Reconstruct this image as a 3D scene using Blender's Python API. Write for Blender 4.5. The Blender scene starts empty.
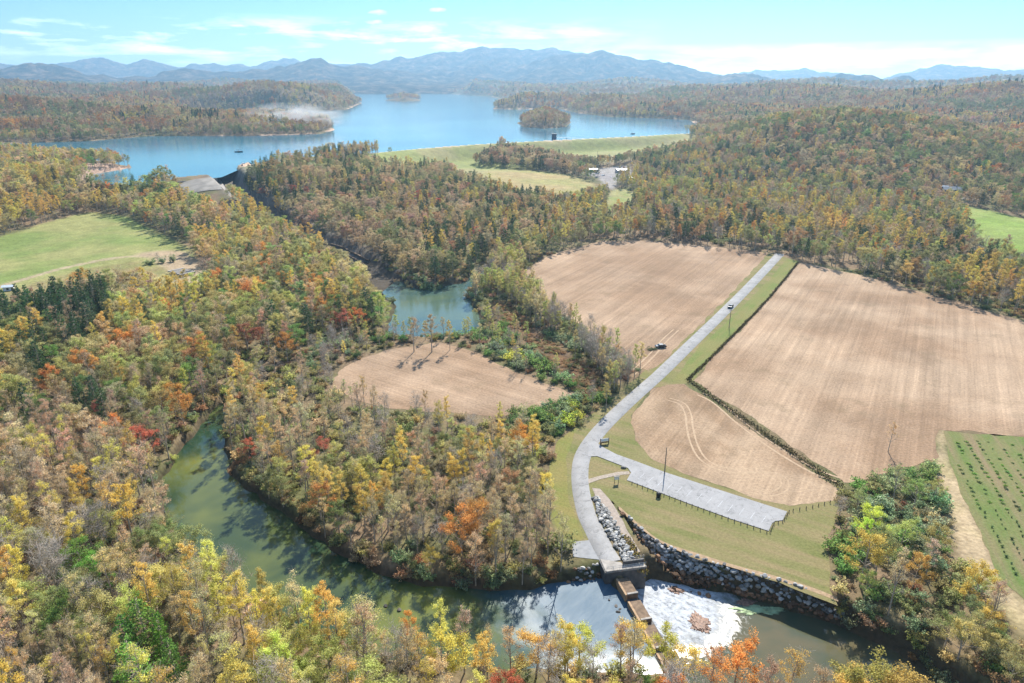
import bpy, bmesh, math, random
import numpy as np
from mathutils import Vector
from mathutils.geometry import tessellate_polygon

rng = np.random.default_rng(11)
random.seed(5)
sc = bpy.context.scene
COL = sc.collection

# ------------------------------------------------------------------ camera numbers
F, CX, CY, CAMZ = 700.0, 512.0, 341.5, 100.0
PITCH = math.radians(20.34)
SN, CS = math.sin(PITCH), math.cos(PITCH)

def PX(x, y, z=0.0):
    """point of the level z that the photograph shows at pixel x, y"""
    u, v = (x - CX) / F, (y - CY) / F
    dx, dy, dz = u, CS - v * SN, -SN - v * CS
    t = (z - CAMZ) / dz
    return (dx * t, dy * t)

def PXA(pts, z=0.0):
    return np.array([PX(p[0], p[1], z) for p in pts])

def project(X, Y, Z):
    d = Y * CS - (Z - CAMZ) * SN
    h = Y * SN + (Z - CAMZ) * CS
    return CX + F * X / d, CY - F * h / d, d

# ------------------------------------------------------------------ maths helpers
def smooth(a, b, x):
    t = np.clip((x - a) / (b - a), 0, 1)
    return t * t * (3 - 2 * t)

def _hash(ix, iy, s):
    n = (ix.astype(np.int64) * 374761393 + iy.astype(np.int64) * 668265263 + s * 982451653) & 0x7fffffff
    n = ((n ^ (n >> 13)) * 1274126177) & 0x7fffffff
    return ((n ^ (n >> 16)) & 0xffffff) / float(0xffffff)

def vnoise(x, y, s=0):
    ix, iy = np.floor(x), np.floor(y)
    fx, fy = x - ix, y - iy
    fx, fy = fx * fx * (3 - 2 * fx), fy * fy * (3 - 2 * fy)
    a, b = _hash(ix, iy, s), _hash(ix + 1, iy, s)
    c, d = _hash(ix, iy + 1, s), _hash(ix + 1, iy + 1, s)
    return (a * (1 - fx) + b * fx) * (1 - fy) + (c * (1 - fx) + d * fx) * fy

def fbm(x, y, s=0, o=4):
    r, a, n = 0, 1.0, 0
    for k in range(o):
        r = r + a * vnoise(x * 2 ** k + 17.3 * k, y * 2 ** k - 9.1 * k, s + k)
        n += a
        a *= .5
    return r / n

def inside(X, Y, poly):
    r = np.zeros(X.shape, bool)
    n = len(poly)
    for i in range(n):
        x1, y1 = poly[i]
        x2, y2 = poly[(i + 1) % n]
        if y1 == y2:
            continue
        c = ((y1 > Y) != (y2 > Y)) & (X < (x2 - x1) * (Y - y1) / (y2 - y1) + x1)
        r ^= c
    return r

def dist_line(X, Y, pts, closed=False):
    d = np.full(X.shape, 1e12)
    n = len(pts)
    for i in range(n if closed else n - 1):
        x1, y1 = pts[i]
        x2, y2 = pts[(i + 1) % n]
        ex, ey = x2 - x1, y2 - y1
        L = ex * ex + ey * ey + 1e-9
        t = np.clip(((X - x1) * ex + (Y - y1) * ey) / L, 0, 1)
        d = np.minimum(d, (X - x1 - t * ex) ** 2 + (Y - y1 - t * ey) ** 2)
    return np.sqrt(d)

def sdist(X, Y, poly):
    d = dist_line(X, Y, poly, True)
    return np.where(inside(X, Y, poly), -d, d)

def catmull(pts, step=4):
    P = [np.array(p, float) for p in pts]
    P = [2 * P[0] - P[1]] + P + [2 * P[-1] - P[-2]]
    out = []
    for i in range(1, len(P) - 2):
        for k in range(step):
            t = k / step
            a, b, c, d = P[i - 1], P[i], P[i + 1], P[i + 2]
            out.append(.5 * (2 * b + (c - a) * t + (2 * a - 5 * b + 4 * c - d) * t * t + (3 * b - a - 3 * c + d) * t ** 3))
    out.append(P[-2])
    return np.array(out)

# ------------------------------------------------------------------ object helpers
def tag(o, label=None, cat=None, group=None, kind=None):
    if label: o['label'] = label
    if cat: o['category'] = cat
    if group: o['group'] = group
    if kind: o['kind'] = kind
    return o

def mesh_np(name, V, Fc, mat=None, smooth_=False):
    """mesh from numpy: V (n,3); Fc list of arrays of quads/tris"""
    me = bpy.data.meshes.new(name)
    V = np.asarray(V, np.float32)
    Fs = [np.asarray(f, np.int32) for f in (Fc if isinstance(Fc, list) else [Fc]) if len(f)]
    nl = sum(f.size for f in Fs)
    npoly = sum(len(f) for f in Fs)
    me.vertices.add(len(V)); me.loops.add(nl); me.polygons.add(npoly)
    me.vertices.foreach_set('co', V.ravel())
    me.loops.foreach_set('vertex_index', np.concatenate([f.ravel() for f in Fs]))
    st, c = [], 0
    for f in Fs:
        st.append(c + np.arange(len(f)) * f.shape[1]); c += f.size
    me.polygons.foreach_set('loop_start', np.concatenate(st).astype(np.int32))
    me.polygons.foreach_set('use_smooth', np.full(npoly, smooth_, bool))
    me.update(calc_edges=True)
    if mat: me.materials.append(mat)
    return me

def link(name, me, parent=None):
    o = bpy.data.objects.new(name, me)
    COL.objects.link(o)
    if parent: o.parent = parent
    return o

def empty(name, loc=(0, 0, 0), rz=0.0):
    o = bpy.data.objects.new(name, None)
    o.empty_display_size = .3
    COL.objects.link(o)
    o.location = loc
    o.rotation_euler = (0, 0, rz)
    return o

class MB:
    """collects shapes for ONE mesh"""
    def __init__(s): s.v, s.f = [], []
    def add(s, v, f):
        b = len(s.v); s.v += [tuple(p) for p in v]; s.f += [tuple(b + i for i in q) for q in f]; return s
    def box(s, c, d, rz=0.0):
        x, y, z = d[0] / 2, d[1] / 2, d[2] / 2
        ca, sa = math.cos(rz), math.sin(rz)
        v = [(c[0] + a * x * ca - b * y * sa, c[1] + a * x * sa + b * y * ca, c[2] + e * z)
             for e in (-1, 1) for a, b in ((-1, -1), (1, -1), (1, 1), (-1, 1))]
        return s.add(v, [(3, 2, 1, 0), (4, 5, 6, 7), (0, 1, 5, 4), (1, 2, 6, 5), (2, 3, 7, 6), (3, 0, 4, 7)])
    def prism(s, poly, z0, z1):
        """poly: list of xy counterclockwise; z1 may be a list"""
        n = len(poly)
        zt = z1 if isinstance(z1, (list, tuple)) else [z1] * n
        zb = z0 if isinstance(z0, (list, tuple)) else [z0] * n
        v = [(p[0], p[1], zb[i]) for i, p in enumerate(poly)] + [(p[0], p[1], zt[i]) for i, p in enumerate(poly)]
        return s.add(v, [tuple(range(n - 1, -1, -1)), tuple(range(n, 2 * n))] + [(i, (i + 1) % n, n + (i + 1) % n, n + i) for i in range(n)])
    def tube(s, pts, rad, k=6):
        v, f = [], []
        pts = [Vector(p) for p in pts]
        for i, p in enumerate(pts):
            t = (pts[min(i + 1, len(pts) - 1)] - pts[max(i - 1, 0)]).normalized()
            a = t.cross(Vector((.31, .2, 1) if abs(t.z) < .9 else (1, .1, 0))).normalized()
            b = t.cross(a)
            r = rad[i] if isinstance(rad, (list, tuple)) else rad
            for j in range(k):
                an = 2 * math.pi * j / k
                v.append(p + a * (r * math.cos(an)) + b * (r * math.sin(an)))
        for i in range(len(pts) - 1):
            for j in range(k):
                f.append((i * k + j, i * k + (j + 1) % k, (i + 1) * k + (j + 1) % k, (i + 1) * k + j))
        f.append(tuple(range(k - 1, -1, -1)))
        f.append(tuple((len(pts) - 1) * k + j for j in range(k)))
        return s.add(v, f)
    def build(s, name, mat, parent=None, bevel=0.0):
        me = bpy.data.meshes.new(name)
        me.from_pydata(s.v, [], s.f)
        me.validate()
        bm = bmesh.new(); bm.from_mesh(me)
        bmesh.ops.recalc_face_normals(bm, faces=bm.faces)
        if bevel:
            bmesh.ops.bevel(bm, geom=bm.edges[:], offset=bevel, segments=2, affect='EDGES', clamp_overlap=True)
        bm.to_mesh(me); bm.free()
        me.materials.append(mat)
        return link(name, me, parent)

# ------------------------------------------------------------------ materials
def mat(name):
    m = bpy.data.materials.new(name)
    m.use_nodes = True
    nt = m.node_tree
    b = nt.nodes['Principled BSDF']
    b.inputs['Specular IOR Level'].default_value = .25
    return m, nt, b

def N(nt, t, **kw):
    n = nt.nodes.new(t)
    for k, v in kw.items(): setattr(n, k, v)
    return n

def ramp(nt, fac, stops):
    r = N(nt, 'ShaderNodeValToRGB')
    while len(r.color_ramp.elements) > 1: r.color_ramp.elements.remove(r.color_ramp.elements[0])
    for i, (p, c) in enumerate(stops):
        e = r.color_ramp.elements[0] if i == 0 else r.color_ramp.elements.new(p)
        e.position = p
        e.color = (c[0], c[1], c[2], 1) if not isinstance(c, (int, float)) else (c, c, c, 1)
    nt.links.new(fac, r.inputs[0])
    return r.outputs[0]

def pos(nt, rz=0.0, scale=(1, 1, 1)):
    g = N(nt, 'ShaderNodeNewGeometry')
    mp = N(nt, 'ShaderNodeMapping', vector_type='TEXTURE')
    mp.inputs['Rotation'].default_value = (0, 0, rz)
    mp.inputs['Scale'].default_value = scale
    nt.links.new(g.outputs['Position'], mp.inputs[0])
    return mp.outputs[0]

def noise(nt, vec, scale, detail=4, rough=.55, dist=0.0):
    n = N(nt, 'ShaderNodeTexNoise')
    n.inputs['Scale'].default_value = scale
    n.inputs['Detail'].default_value = detail
    n.inputs['Roughness'].default_value = rough
    n.inputs['Distortion'].default_value = dist
    nt.links.new(vec, n.inputs['Vector'])
    return n.outputs['Fac']

def mix(nt, fac, a, b, mode='MIX'):
    m = N(nt, 'ShaderNodeMix', data_type='RGBA', blend_type=mode)
    for sock, v in ((m.inputs[0], fac), (m.inputs[6], a), (m.inputs[7], b)):
        if isinstance(v, bpy.types.NodeSocket): nt.links.new(v, sock)
        elif isinstance(v, (int, float)): sock.default_value = v
        else: sock.default_value = (*v, 1)
    return m.outputs[2]

def math_(nt, op, a, b=None):
    m = N(nt, 'ShaderNodeMath', operation=op)
    for i, v in enumerate((a, b)):
        if v is None: continue
        if isinstance(v, bpy.types.NodeSocket): nt.links.new(v, m.inputs[i])
        else: m.inputs[i].default_value = v
    return m.outputs[0]

def bump(nt, b, h, dist=.1, strength=.5):
    n = N(nt, 'ShaderNodeBump')
    n.inputs['Distance'].default_value = dist
    n.inputs['Strength'].default_value = strength
    nt.links.new(h, n.inputs['Height'])
    nt.links.new(n.outputs[0], b.inputs['Normal'])

def plain(name, c, rough=.8, var=.25, sc_=2.0, metal=0.0, spec=.25):
    m, nt, b = mat(name)
    p = pos(nt)
    f = noise(nt, p, sc_, 5)
    lo, hi = [x * (1 - var) for x in c], [min(1, x * (1 + var)) for x in c]
    nt.links.new(ramp(nt, f, [(.3, lo), (.7, hi)]), b.inputs['Base Color'])
    b.inputs['Roughness'].default_value = rough
    b.inputs['Metallic'].default_value = metal
    b.inputs['Specular IOR Level'].default_value = spec
    return m

def leaf_mat(name, trans=.45):
    m = bpy.data.materials.new(name); m.use_nodes = True
    nt = m.node_tree
    nt.nodes.remove(nt.nodes['Principled BSDF'])
    a = N(nt, 'ShaderNodeAttribute', attribute_type='INSTANCER', attribute_name='tint')
    v = N(nt, 'ShaderNodeAttribute', attribute_type='GEOMETRY', attribute_name='lv')
    k = ramp(nt, v.outputs['Fac'], [(0, .62), (.5, .95), (1, 1.35)])
    c = mix(nt, 1.0, a.outputs['Color'], k, 'MULTIPLY')
    # a share of the leaves has already gone brown
    br = ramp(nt, v.outputs['Fac'], [(.0, 1.0), (.18, 1.0), (.24, 0.0)])
    c = mix(nt, math_(nt, 'MULTIPLY', br, .45), c, (.16, .11, .07))
    d = N(nt, 'ShaderNodeBsdfDiffuse'); t = N(nt, 'ShaderNodeBsdfTranslucent')
    nt.links.new(c, d.inputs[0]); nt.links.new(c, t.inputs[0])
    x = N(nt, 'ShaderNodeMixShader'); x.inputs[0].default_value = trans
    nt.links.new(d.outputs[0], x.inputs[1]); nt.links.new(t.outputs[0], x.inputs[2])
    nt.links.new(x.outputs[0], nt.nodes['Material Output'].inputs[0])
    return m

M = {}
M['leaf'] = leaf_mat('autumn_leaf', .55)
M['needle'] = leaf_mat('pine_needle', .3)
M['bark'] = plain('bark', (.39, .325, .255), .9, .35, 1.5)
M['concrete'] = plain('weathered_concrete', (0.336, 0.304, 0.264), .85, .25, .8)
M['concrete_dark'] = plain('shade_dark_concrete', (0.104, 0.100, 0.096), .7, .35, .9)  # concrete darkened so its colour carries the shade of the abutment front
M['sill'] = plain('brown_stained_concrete', (0.176, 0.120, 0.076), .85, .35, 1.2)
M['rim'] = plain('lit_ochre_edge', (0.400, 0.264, 0.152), .85, .25, 1.2)  # brownish rim, paler to put light on the blocks' left faces
M['wood'] = plain('grey_wood', (.20, .16, .12), .9, .3, 3)
M['steel'] = plain('galvanised_steel', (.45, .46, .47), .5, .15, 3, .6)
M['black'] = plain('black_plastic', (.015, .015, .017), .5, .2, 3)
M['white'] = plain('white_paint', (.78, .78, .76), .6, .06, 3)
M['carpaint'] = plain('dark_car_paint', (.012, .014, .018), .25, .1, 3, 0, .6)
M['carwhite'] = plain('white_car_paint', (.75, .76, .77), .3, .04, 3, 0, .6)
M['carred'] = plain('red_car_paint', (.35, .03, .02), .3, .04, 3, 0, .6)
M['glass'] = plain('dark_glass', (.02, .03, .035), .08, .1, 3, 0, .8)
M['tyre'] = plain('tyre_rubber', (.02, .02, .02), .9, .2, 3)
M['siding'] = plain('slate_blue_siding', (.06, .09, .15), .8, .15, 2)
M['roof'] = plain('pale_metal_roof', (.62, .66, .68), .45, .08, 1, .2)
M['brick'] = plain('tan_block_wall', (.36, .33, .29), .85, .15, 2)
M['paint_line'] = plain('worn_white_line', (0.448, 0.448, 0.456), .8, .25, 2.5)
M['kiosk'] = plain('brown_board', (.12, .08, .05), .8, .2, 4)

# ------------------------------------------------------------------ outlines (pixels of the photograph, put on their own level)
LAKE_Z, UP_Z, DOWN_Z = 19.0, -2.5, -5.0
NEARSHORE_PX = [(-260, 156), (-120, 156), (0, 157), (30, 160), (70, 163), (112, 164), (131, 167), (118, 170), (92, 174), (80, 178), (100, 183), (140, 184),
                (166, 182), (216, 177), (232, 170), (250, 165), (290, 161), (330, 158), (380, 155), (420, 151), (470, 147), (530, 143.5), (600, 140), (650, 137.5), (690, 134.5)]
FARSHORE_PX = [(702, 128), (690, 120), (650, 118), (610, 117), (578, 113), (560, 109), (535, 109), (515, 109.5), (493, 109), (497, 105), (530, 102),
               (560, 101.2), (500, 99.5), (491, 96.5), (430, 92.6), (357, 93.4), (346, 97), (362, 103), (346, 110), (300, 112), (230, 112), (190, 112), (186, 115),
               (200, 117), (240, 120.5), (300, 119), (328, 122), (334, 130), (320, 134), (250, 136), (150, 136), (90, 141), (0, 143.5), (-120, 146), (-260, 148)]
LAKE = PXA(NEARSHORE_PX + FARSHORE_PX, LAKE_Z)
NEARSHORE = PXA(NEARSHORE_PX, LAKE_Z)
ISLE_A = PXA([(517, 123), (524, 127), (545, 128.5), (566, 127), (571, 122), (560, 118), (530, 118)], LAKE_Z)
ISLE_B = PXA([(384, 100.4), (402, 101.6), (420, 101), (420, 99.3), (390, 99)], LAKE_Z)
RIVER_UP = PXA([(268, 362), (250, 380), (232, 402), (226, 425), (226, 448), (230, 472), (252, 492), (282, 512), (312, 533), (345, 556), (385, 574), (430, 585), (480, 588.5),
                (530, 587.5), (565, 581), (603, 574), (612, 586), (630, 600), (645, 622), (664, 655), (676, 676), (640, 676), (560, 672), (480, 672), (400, 664),
                (330, 645), (275, 616), (235, 585), (190, 552), (166, 515), (158, 490), (170, 464), (196, 432), (216, 406), (236, 384), (258, 358)], UP_Z)
RIVER_DOWN = PXA([(630, 600), (640, 585), (650, 578), (682, 583), (720, 591), (760, 601), (800, 613), (840, 625), (865, 637), (900, 655), (940, 680), (985, 715), (1040, 760),
                  (900, 760), (800, 728), (735, 706), (676, 690), (664, 655), (645, 622)], DOWN_Z)
POND = PXA([(388, 326), (396, 306), (386, 292), (398, 281), (416, 289), (440, 287), (462, 283), (478, 272), (494, 268), (480, 284), (468, 298), (478, 314), (482, 330), (470, 339), (440, 340), (408, 340), (390, 338)], UP_Z)
TAIL = PXA([(222, 182), (230, 197), (250, 211), (300, 232), (335, 246), (362, 260), (385, 280), (400, 300)], 2.0)

F1 = PXA([(524, 282), (524, 270), (547, 256), (600, 241), (640, 240.5), (700, 245.5), (769, 253), (757, 266), (713, 313), (667, 358), (648, 372), (622, 354), (588, 332), (548, 308)])
F2 = PXA([(800, 262), (860, 275), (940, 297), (1024, 322), (1150, 362), (1150, 446), (1024, 437), (940, 430), (936, 455), (882, 476), (848, 482), (694, 381), (720, 350), (768, 300)])
F3 = PXA([(652, 388), (684, 384), (838, 489), (832, 500), (790, 506), (740, 492), (690, 476), (655, 460), (636, 440), (631, 416)])
F4 = PXA([(331, 380), (345, 366), (385, 351), (440, 342), (480, 354), (520, 374), (577, 395), (545, 406), (500, 418), (440, 412), (390, 408), (350, 399)])
G1 = PXA([(-120, 262), (0, 238), (60, 221), (95, 214), (130, 221), (160, 238), (192, 252), (200, 272), (190, 287), (150, 294), (100, 301), (60, 311), (0, 330), (-120, 360)])
G1TRACK = PXA([(-120, 312), (0, 291), (60, 274), (105, 265), (150, 259), (185, 257)])
G2 = PXA([(958, 201), (990, 204), (1024, 210), (1110, 216), (1110, 275), (1024, 252), (985, 240)], 8)
CROP = PXA([(943, 431), (1024, 437), (1150, 447), (1150, 660), (1040, 612), (1003, 583), (985, 545), (952, 470)])
CROPTRACK = PXA([(932, 455), (944, 431), (952, 470), (985, 545), (1003, 583), (1040, 612), (1075, 640), (1050, 660), (1000, 612), (962, 565), (946, 500)])
LAWN = PXA([(584, 420), (608, 402), (640, 374), (700, 315), (748, 267), (762, 251.5), (800, 261), (768, 300), (720, 350), (694, 381), (684, 384), (652, 388), (631, 416), (636, 440), (655, 460),
            (690, 476), (740, 492), (790, 506), (832, 500), (840, 505), (826, 540), (832, 590), (838, 606), (780, 583), (740, 571), (700, 559), (664, 547), (640, 529), (617, 506), (596, 488),
            (590, 500), (600, 527), (589, 541), (572, 542), (556, 540), (549, 500), (549, 465), (560, 438)])
MARSH = PXA([(494, 302), (507, 303), (531, 326), (574, 356), (608, 390), (600, 400), (588, 400), (560, 374), (523, 340), (496, 318)])
DAMGRASS = PXA([(362, 158), (380, 155), (420, 151), (470, 147), (530, 143.5), (600, 140), (650, 137.5), (692, 134.5)], LAKE_Z)
DAMFIELD = PXA([(445, 168), (470, 166), (560, 172), (592, 178), (604, 190), (570, 199), (520, 194), (465, 181)], 6)
YARD = PXA([(582, 168.5), (600, 166), (624, 164), (640, 165), (634, 172), (618, 177), (613, 184), (606, 182), (598, 175), (588, 173)], 6)
FLAT = PXA([(440, 300), (500, 262), (560, 236), (640, 230), (790, 246), (870, 262), (950, 284), (1150, 352), (1300, 600), (1200, 900), (0, 900)])
ROAD_C = [(612, 562), (604, 550), (595.5, 533), (588, 518), (583.5, 503), (580.5, 487), (580, 471), (582.5, 457), (590, 443), (602, 428), (619, 411), (638, 393.5), (660, 374), (690, 345), (720, 316), (745, 291), (765, 270), (780, 254)]
RIP_TOP = PXA([(612, 502), (640, 527), (664, 544), (700, 557), (740, 569), (780, 580), (820, 593), (856, 608)], 0)
RIP_BOT = PXA([(612, 517), (630, 545), (648, 568), (682, 584), (720, 591), (760, 601), (800, 613), (845, 627)], DOWN_Z)
# ------------------------------------------------------------------ terrain height
def hills(X, Y):
    h = np.zeros_like(X)
    for px, R, top, sx, sy in (
            (60, 1420, 30, 260, 110), (-120, 1400, 34, 240, 130), (190, 1330, 9, 150, 60),
            (292, 2330, 34, 170, 150), (235, 2300, 10, 260, 160), (60, 2900, 46, 500, 250), (-100, 2300, 30, 400, 250),
            (560, 2300, 16, 200, 120), (640, 1650, 16, 160, 160), (700, 2600, 40, 400, 300),
            (800, 930, 30, 150, 190), (735, 880, 10, 90, 150), (880, 960, 12, 170, 200), (970, 800, 6, 160, 180),
            (960, 1750, 40, 330, 250), (1090, 1500, 28, 300, 300), (860, 2200, 26, 350, 250), (760, 3300, 45, 500, 300), (1000, 3200, 60, 700, 300),
            (30, 4200, 55, 900, 400), (420, 4900, 55, 900, 300), (620, 4650, 50, 420, 260), (230, 4700, 52, 420, 260), (760, 4300, 40, 380, 260)):
        x0 = (px - CX) / F * R / CS
        h += top * np.exp(-((X - x0) / sx) ** 2 - ((Y - R) / sy) ** 2)
    return h

def far_hills(X, Y):
    n = fbm(X / 420, Y / 420, 3, 4)
    return smooth(1500, 2600, Y) * (n - .38) * 95

NS_X, NS_Y = NEARSHORE[:, 0], NEARSHORE[:, 1]
def height(X, Y, fine=True):
    X = np.asarray(X, float); Y = np.asarray(Y, float)
    dl = sdist(X, Y, LAKE)
    ia = -sdist(X, Y, ISLE_A); ib = -sdist(X, Y, ISLE_B)
    o = np.argsort(NS_X)
    yn = np.interp(X, NS_X[o], NS_Y[o])
    near = Y < yn + 20
    right = smooth(NS_X[-1] - 60, NS_X[-1] + 60, X)
    dflat = np.maximum(sdist(X, Y, FLAT), 0)
    # camera side: falls from the crest to the valley floor
    isdam = smooth(-170, -60, X) * (1 - right)
    fall = (1 - isdam) * (1 - smooth(12, 240, dl)) + isdam * (1 - .72 * smooth(4, 46, dl) - .28 * smooth(60, 330, dl))
    hn = 22.3 * fall
    hn = hn * smooth(0, 60, dflat) * smooth(-5, 75, sdist(X, Y, G1))
    # far side
    hf = 19.6 + np.clip(dl, 0, 1e9) * .09 * (1 - smooth(60, 260, dl)) + 9 * smooth(20, 300, dl)
    hr = 20 * smooth(480, 1150, Y)
    side = np.where(near, hn, hf)
    side = side * (1 - right) + right * np.where(Y > 1250, np.maximum(hf, hr), hr)
    h = side + (hills(X, Y) + far_hills(X, Y)) * smooth(0, 130, dflat) * smooth(0, 90, dl)
    # gentle relief of the left valley side
    h = h + smooth(30, 160, dflat) * smooth(0, 60, dl) * (vnoise(X / 60, Y / 60, 9) - .3) * 5 * smooth(130, 260, Y)
    # islands, lake bed
    h = np.where(dl < 0, np.maximum(LAKE_Z - 4, LAKE_Z + .5 - np.minimum(-dl, 40) * .35), h)
    h = np.where(ia > -14, np.maximum(h, LAKE_Z + .2 + ia * .32), h)
    h = np.where(ib > -14, np.maximum(h, LAKE_Z + .2 + ib * .2), h)
    # river, pond and tailrace channels
    if fine:
        for poly, wz, bank in ((RIVER_UP, UP_Z, 2.2), (POND, UP_Z, 3.0), (RIVER_DOWN, DOWN_Z, 3.6)):
            x0, y0 = poly.min(0) - 30; x1, y1 = poly.max(0) + 30
            k = (X > x0) & (X < x1) & (Y > y0) & (Y < y1)
            if k.any():
                d = sdist(X[k], Y[k], poly)
                d = d + (vnoise(X[k] / 4, Y[k] / 4, 4) - .5) * 1.6
                bed = wz - 1.6
                t = smooth(-2.2, bank, d)
                h[k] = np.where(d < bank, np.minimum(h[k], bed + (h[k] - bed) * t), h[k])
        k = (Y > 330) & (Y < 720) & (X < 60)
        if k.any():
            d = dist_line(X[k], Y[k], TAIL)
            tz = -3.5 + 13 * smooth(480, 620, Y[k])
            h[k] = np.minimum(h[k], tz + (h[k] - tz) * smooth(7, 16, d))
        # riprap slope down to the tailwater
        d = dist_line(X, Y, RIP_BOT)
        inr = inside(X, Y, np.vstack([RIP_TOP, RIP_BOT[::-1]]))
        dt = dist_line(X, Y, RIP_TOP)
        h = np.where(inr, np.minimum(h, -4.9 * dt / (dt + d + 1e-6)), h)
    return h

def hz(x, y):
    return float(height(np.array([x]), np.array([y]))[0])

# ------------------------------------------------------------------ ground sheet
def polar(name, r0, r1, ratio, hfun, fine_a=44, wide_a=80, da=.15, ratio_far=None):
    a1 = np.radians(np.arange(-fine_a, fine_a + 1e-6, da))
    side = np.radians(np.arange(fine_a + 2, wide_a + 1, 2.0))
    A = np.concatenate([-side[::-1], a1, side])
    R = [r0]
    while R[-1] < r1:
        q = ratio if R[-1] < 900 or not ratio_far else ratio_far
        R.append(R[-1] * q)
    R = np.array(R)
    RR, AA = np.meshgrid(R, A, indexing='ij')
    X, Y = RR * np.sin(AA), RR * np.cos(AA)
    Z = hfun(X.ravel(), Y.ravel()).reshape(X.shape)
    n, m = X.shape
    idx = np.arange(n * m).reshape(n, m)
    Q = np.stack([idx[:-1, :-1], idx[:-1, 1:], idx[1:, 1:], idx[1:, :-1]], -1).reshape(-1, 4)[:, ::-1]
    return np.stack([X, Y, Z], -1).reshape(-1, 3), Q

def ground_colour(V):
    X, Y, Z = V.T
    n1, n2 = fbm(X / 9, Y / 9, 21, 4), fbm(X / 60, Y / 60, 31, 3)
    c = np.empty((len(V), 4)); c[:, 3] = 1
    litter = np.array([.20, .14, .085]); olive = np.array([.12, .12, .05])
    t = smooth(.35, .7, n1 * .6 + n2 * .4)[:, None]
    c[:, :3] = litter * (1 - t) + olive * t
    j = (n1 - .5) * 7
    def paint(poly, col, soft=2.5, far=1.0):
        x0, y0 = poly.min(0) - 12; x1, y1 = poly.max(0) + 12
        k = np.where((X > x0) & (X < x1) & (Y > y0) & (Y < y1))[0]
        if not len(k): return
        d = sdist(X[k], Y[k], poly) + j[k] * far
        w = (1 - smooth(-soft, soft, d))[:, None]
        cc = col(k) if callable(col) else np.array(col)
        c[k, :3] = c[k, :3] * (1 - w) + cc * w
    def two(a, b, s, sd):
        a, b = np.array(a), np.array(b)
        def fn(k):
            t = smooth(.3, .7, fbm(X[k] / s, Y[k] / s, sd, 4))[:, None]
            return a * (1 - t) + b * t
        return fn
    paint(G1, two((.165, .21, .058), (.25, .245, .09), 30, 41))
    paint(PXA([(150, 262), (180, 256), (205, 262), (208, 284), (190, 292), (165, 284)]), (.33, .25, .16), 4)
    paint(PXA([(-120, 318), (0, 299), (60, 281), (105, 270), (150, 264), (185, 280), (150, 294), (60, 311), (0, 330), (-120, 360)]), two((.25, .20, .09), (.20, .19, .07), 12, 44), 4)
    d = dist_line(X, Y, G1TRACK); w = (1 - smooth(1.2, 3.0, d + j * .2))[:, None]
    c[:, :3] = c[:, :3] * (1 - w) + np.array([.36, .28, .18]) * w
    d = dist_line(X, Y, PXA([(150, 259), (175, 256)])); w = (1 - smooth(3, 12, d + j))[:, None]
    c[:, :3] = c[:, :3] * (1 - w) + np.array([.36, .27, .17]) * w
    paint(G2, two((0.176, 0.248, 0.048), (0.240, 0.272, 0.080), 40, 43))
    paint(CROPTRACK, two((0.400, 0.304, 0.184), (0.320, 0.256, 0.136), 8, 45), 2, .5)
    paint(MARSH, two((0.160, 0.092, 0.044), (0.104, 0.068, 0.040), 6, 47), 3)
    paint(DAMFIELD, two((.34, .26, .12), (.27, .25, .09), 35, 49), 4)
    paint(YARD, two((0.240, 0.216, 0.208), (0.288, 0.264, 0.240), 30, 51), 4)
    paint(PXA([(600, 214), (612, 188), (628, 185), (640, 196), (628, 214)], 3), two((.20, .23, .07), (.27, .25, .10), 12, 52), 4)
    paint(PXA([(222, 181), (236, 168), (250, 163), (300, 158), (330, 157), (318, 163), (285, 169), (255, 178), (238, 187)], 19), two((.19, .20, .08), (.28, .235, .13), 14, 54), 4)
    paint(PXA([(236, 166), (250, 163.5), (284, 160.5), (286, 163), (255, 167)], 21), (.42, .39, .35), 3)
    # downstream face and crest of the dam
    dl = dist_line(X, Y, DAMGRASS)
    on = (Z > 3) & (Z < 24) & (sdist(X, Y, LAKE) > 0) & (Y < np.interp(X, DAMGRASS[:, 0], DAMGRASS[:, 1]) + 4) & (X > DAMGRASS[0, 0]) & (X < DAMGRASS[-1, 0])
    w = (np.where(on, 1 - smooth(120, 165, dl), 0))[:, None]
    fc = two((.235, .25, .085), (.30, .265, .12), 50, 53)(np.arange(len(V)))
    c[:, :3] = c[:, :3] * (1 - w) + fc * w
    w = (np.where(on, 1 - smooth(2, 4.5, dl), 0))[:, None]
    c[:, :3] = c[:, :3] * (1 - w) + np.array([.5, .46, .4]) * w
    dtl = dist_line(X, Y, TAIL)
    w = (1 - smooth(9, 26, dtl + j))[:, None] * (Y > 330)[:, None]
    c[:, :3] = c[:, :3] * (1 - w) + two((.10, .085, .07), (.17, .15, .13), 5, 57)(np.arange(len(V))) * w
    # pale beach where a shore is bare
    dlk = sdist(X, Y, LAKE)
    bz = (dlk > -6) & (dlk < 7) & (Z > LAKE_Z - 2)
    w = np.where(bz, smooth(.58, .68, fbm(X / 70, Y / 70, 61, 2)) * .9, 0)[:, None]
    c[:, :3] = c[:, :3] * (1 - w) + np.array([.52, .36, .25]) * w
    camp = PXA([(62, 166), (112, 165.5), (131, 167), (118, 171), (90, 176), (84, 182), (60, 178)], 20)
    paint(camp, (0.384, 0.264, 0.192), 5)
    # wet bank under the river edge
    w = ((Z < -1.0) & (Y < 420))[:, None] * .7
    c[:, :3] = c[:, :3] * (1 - w) + np.array([.055, .042, .026]) * w
    return c

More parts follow.
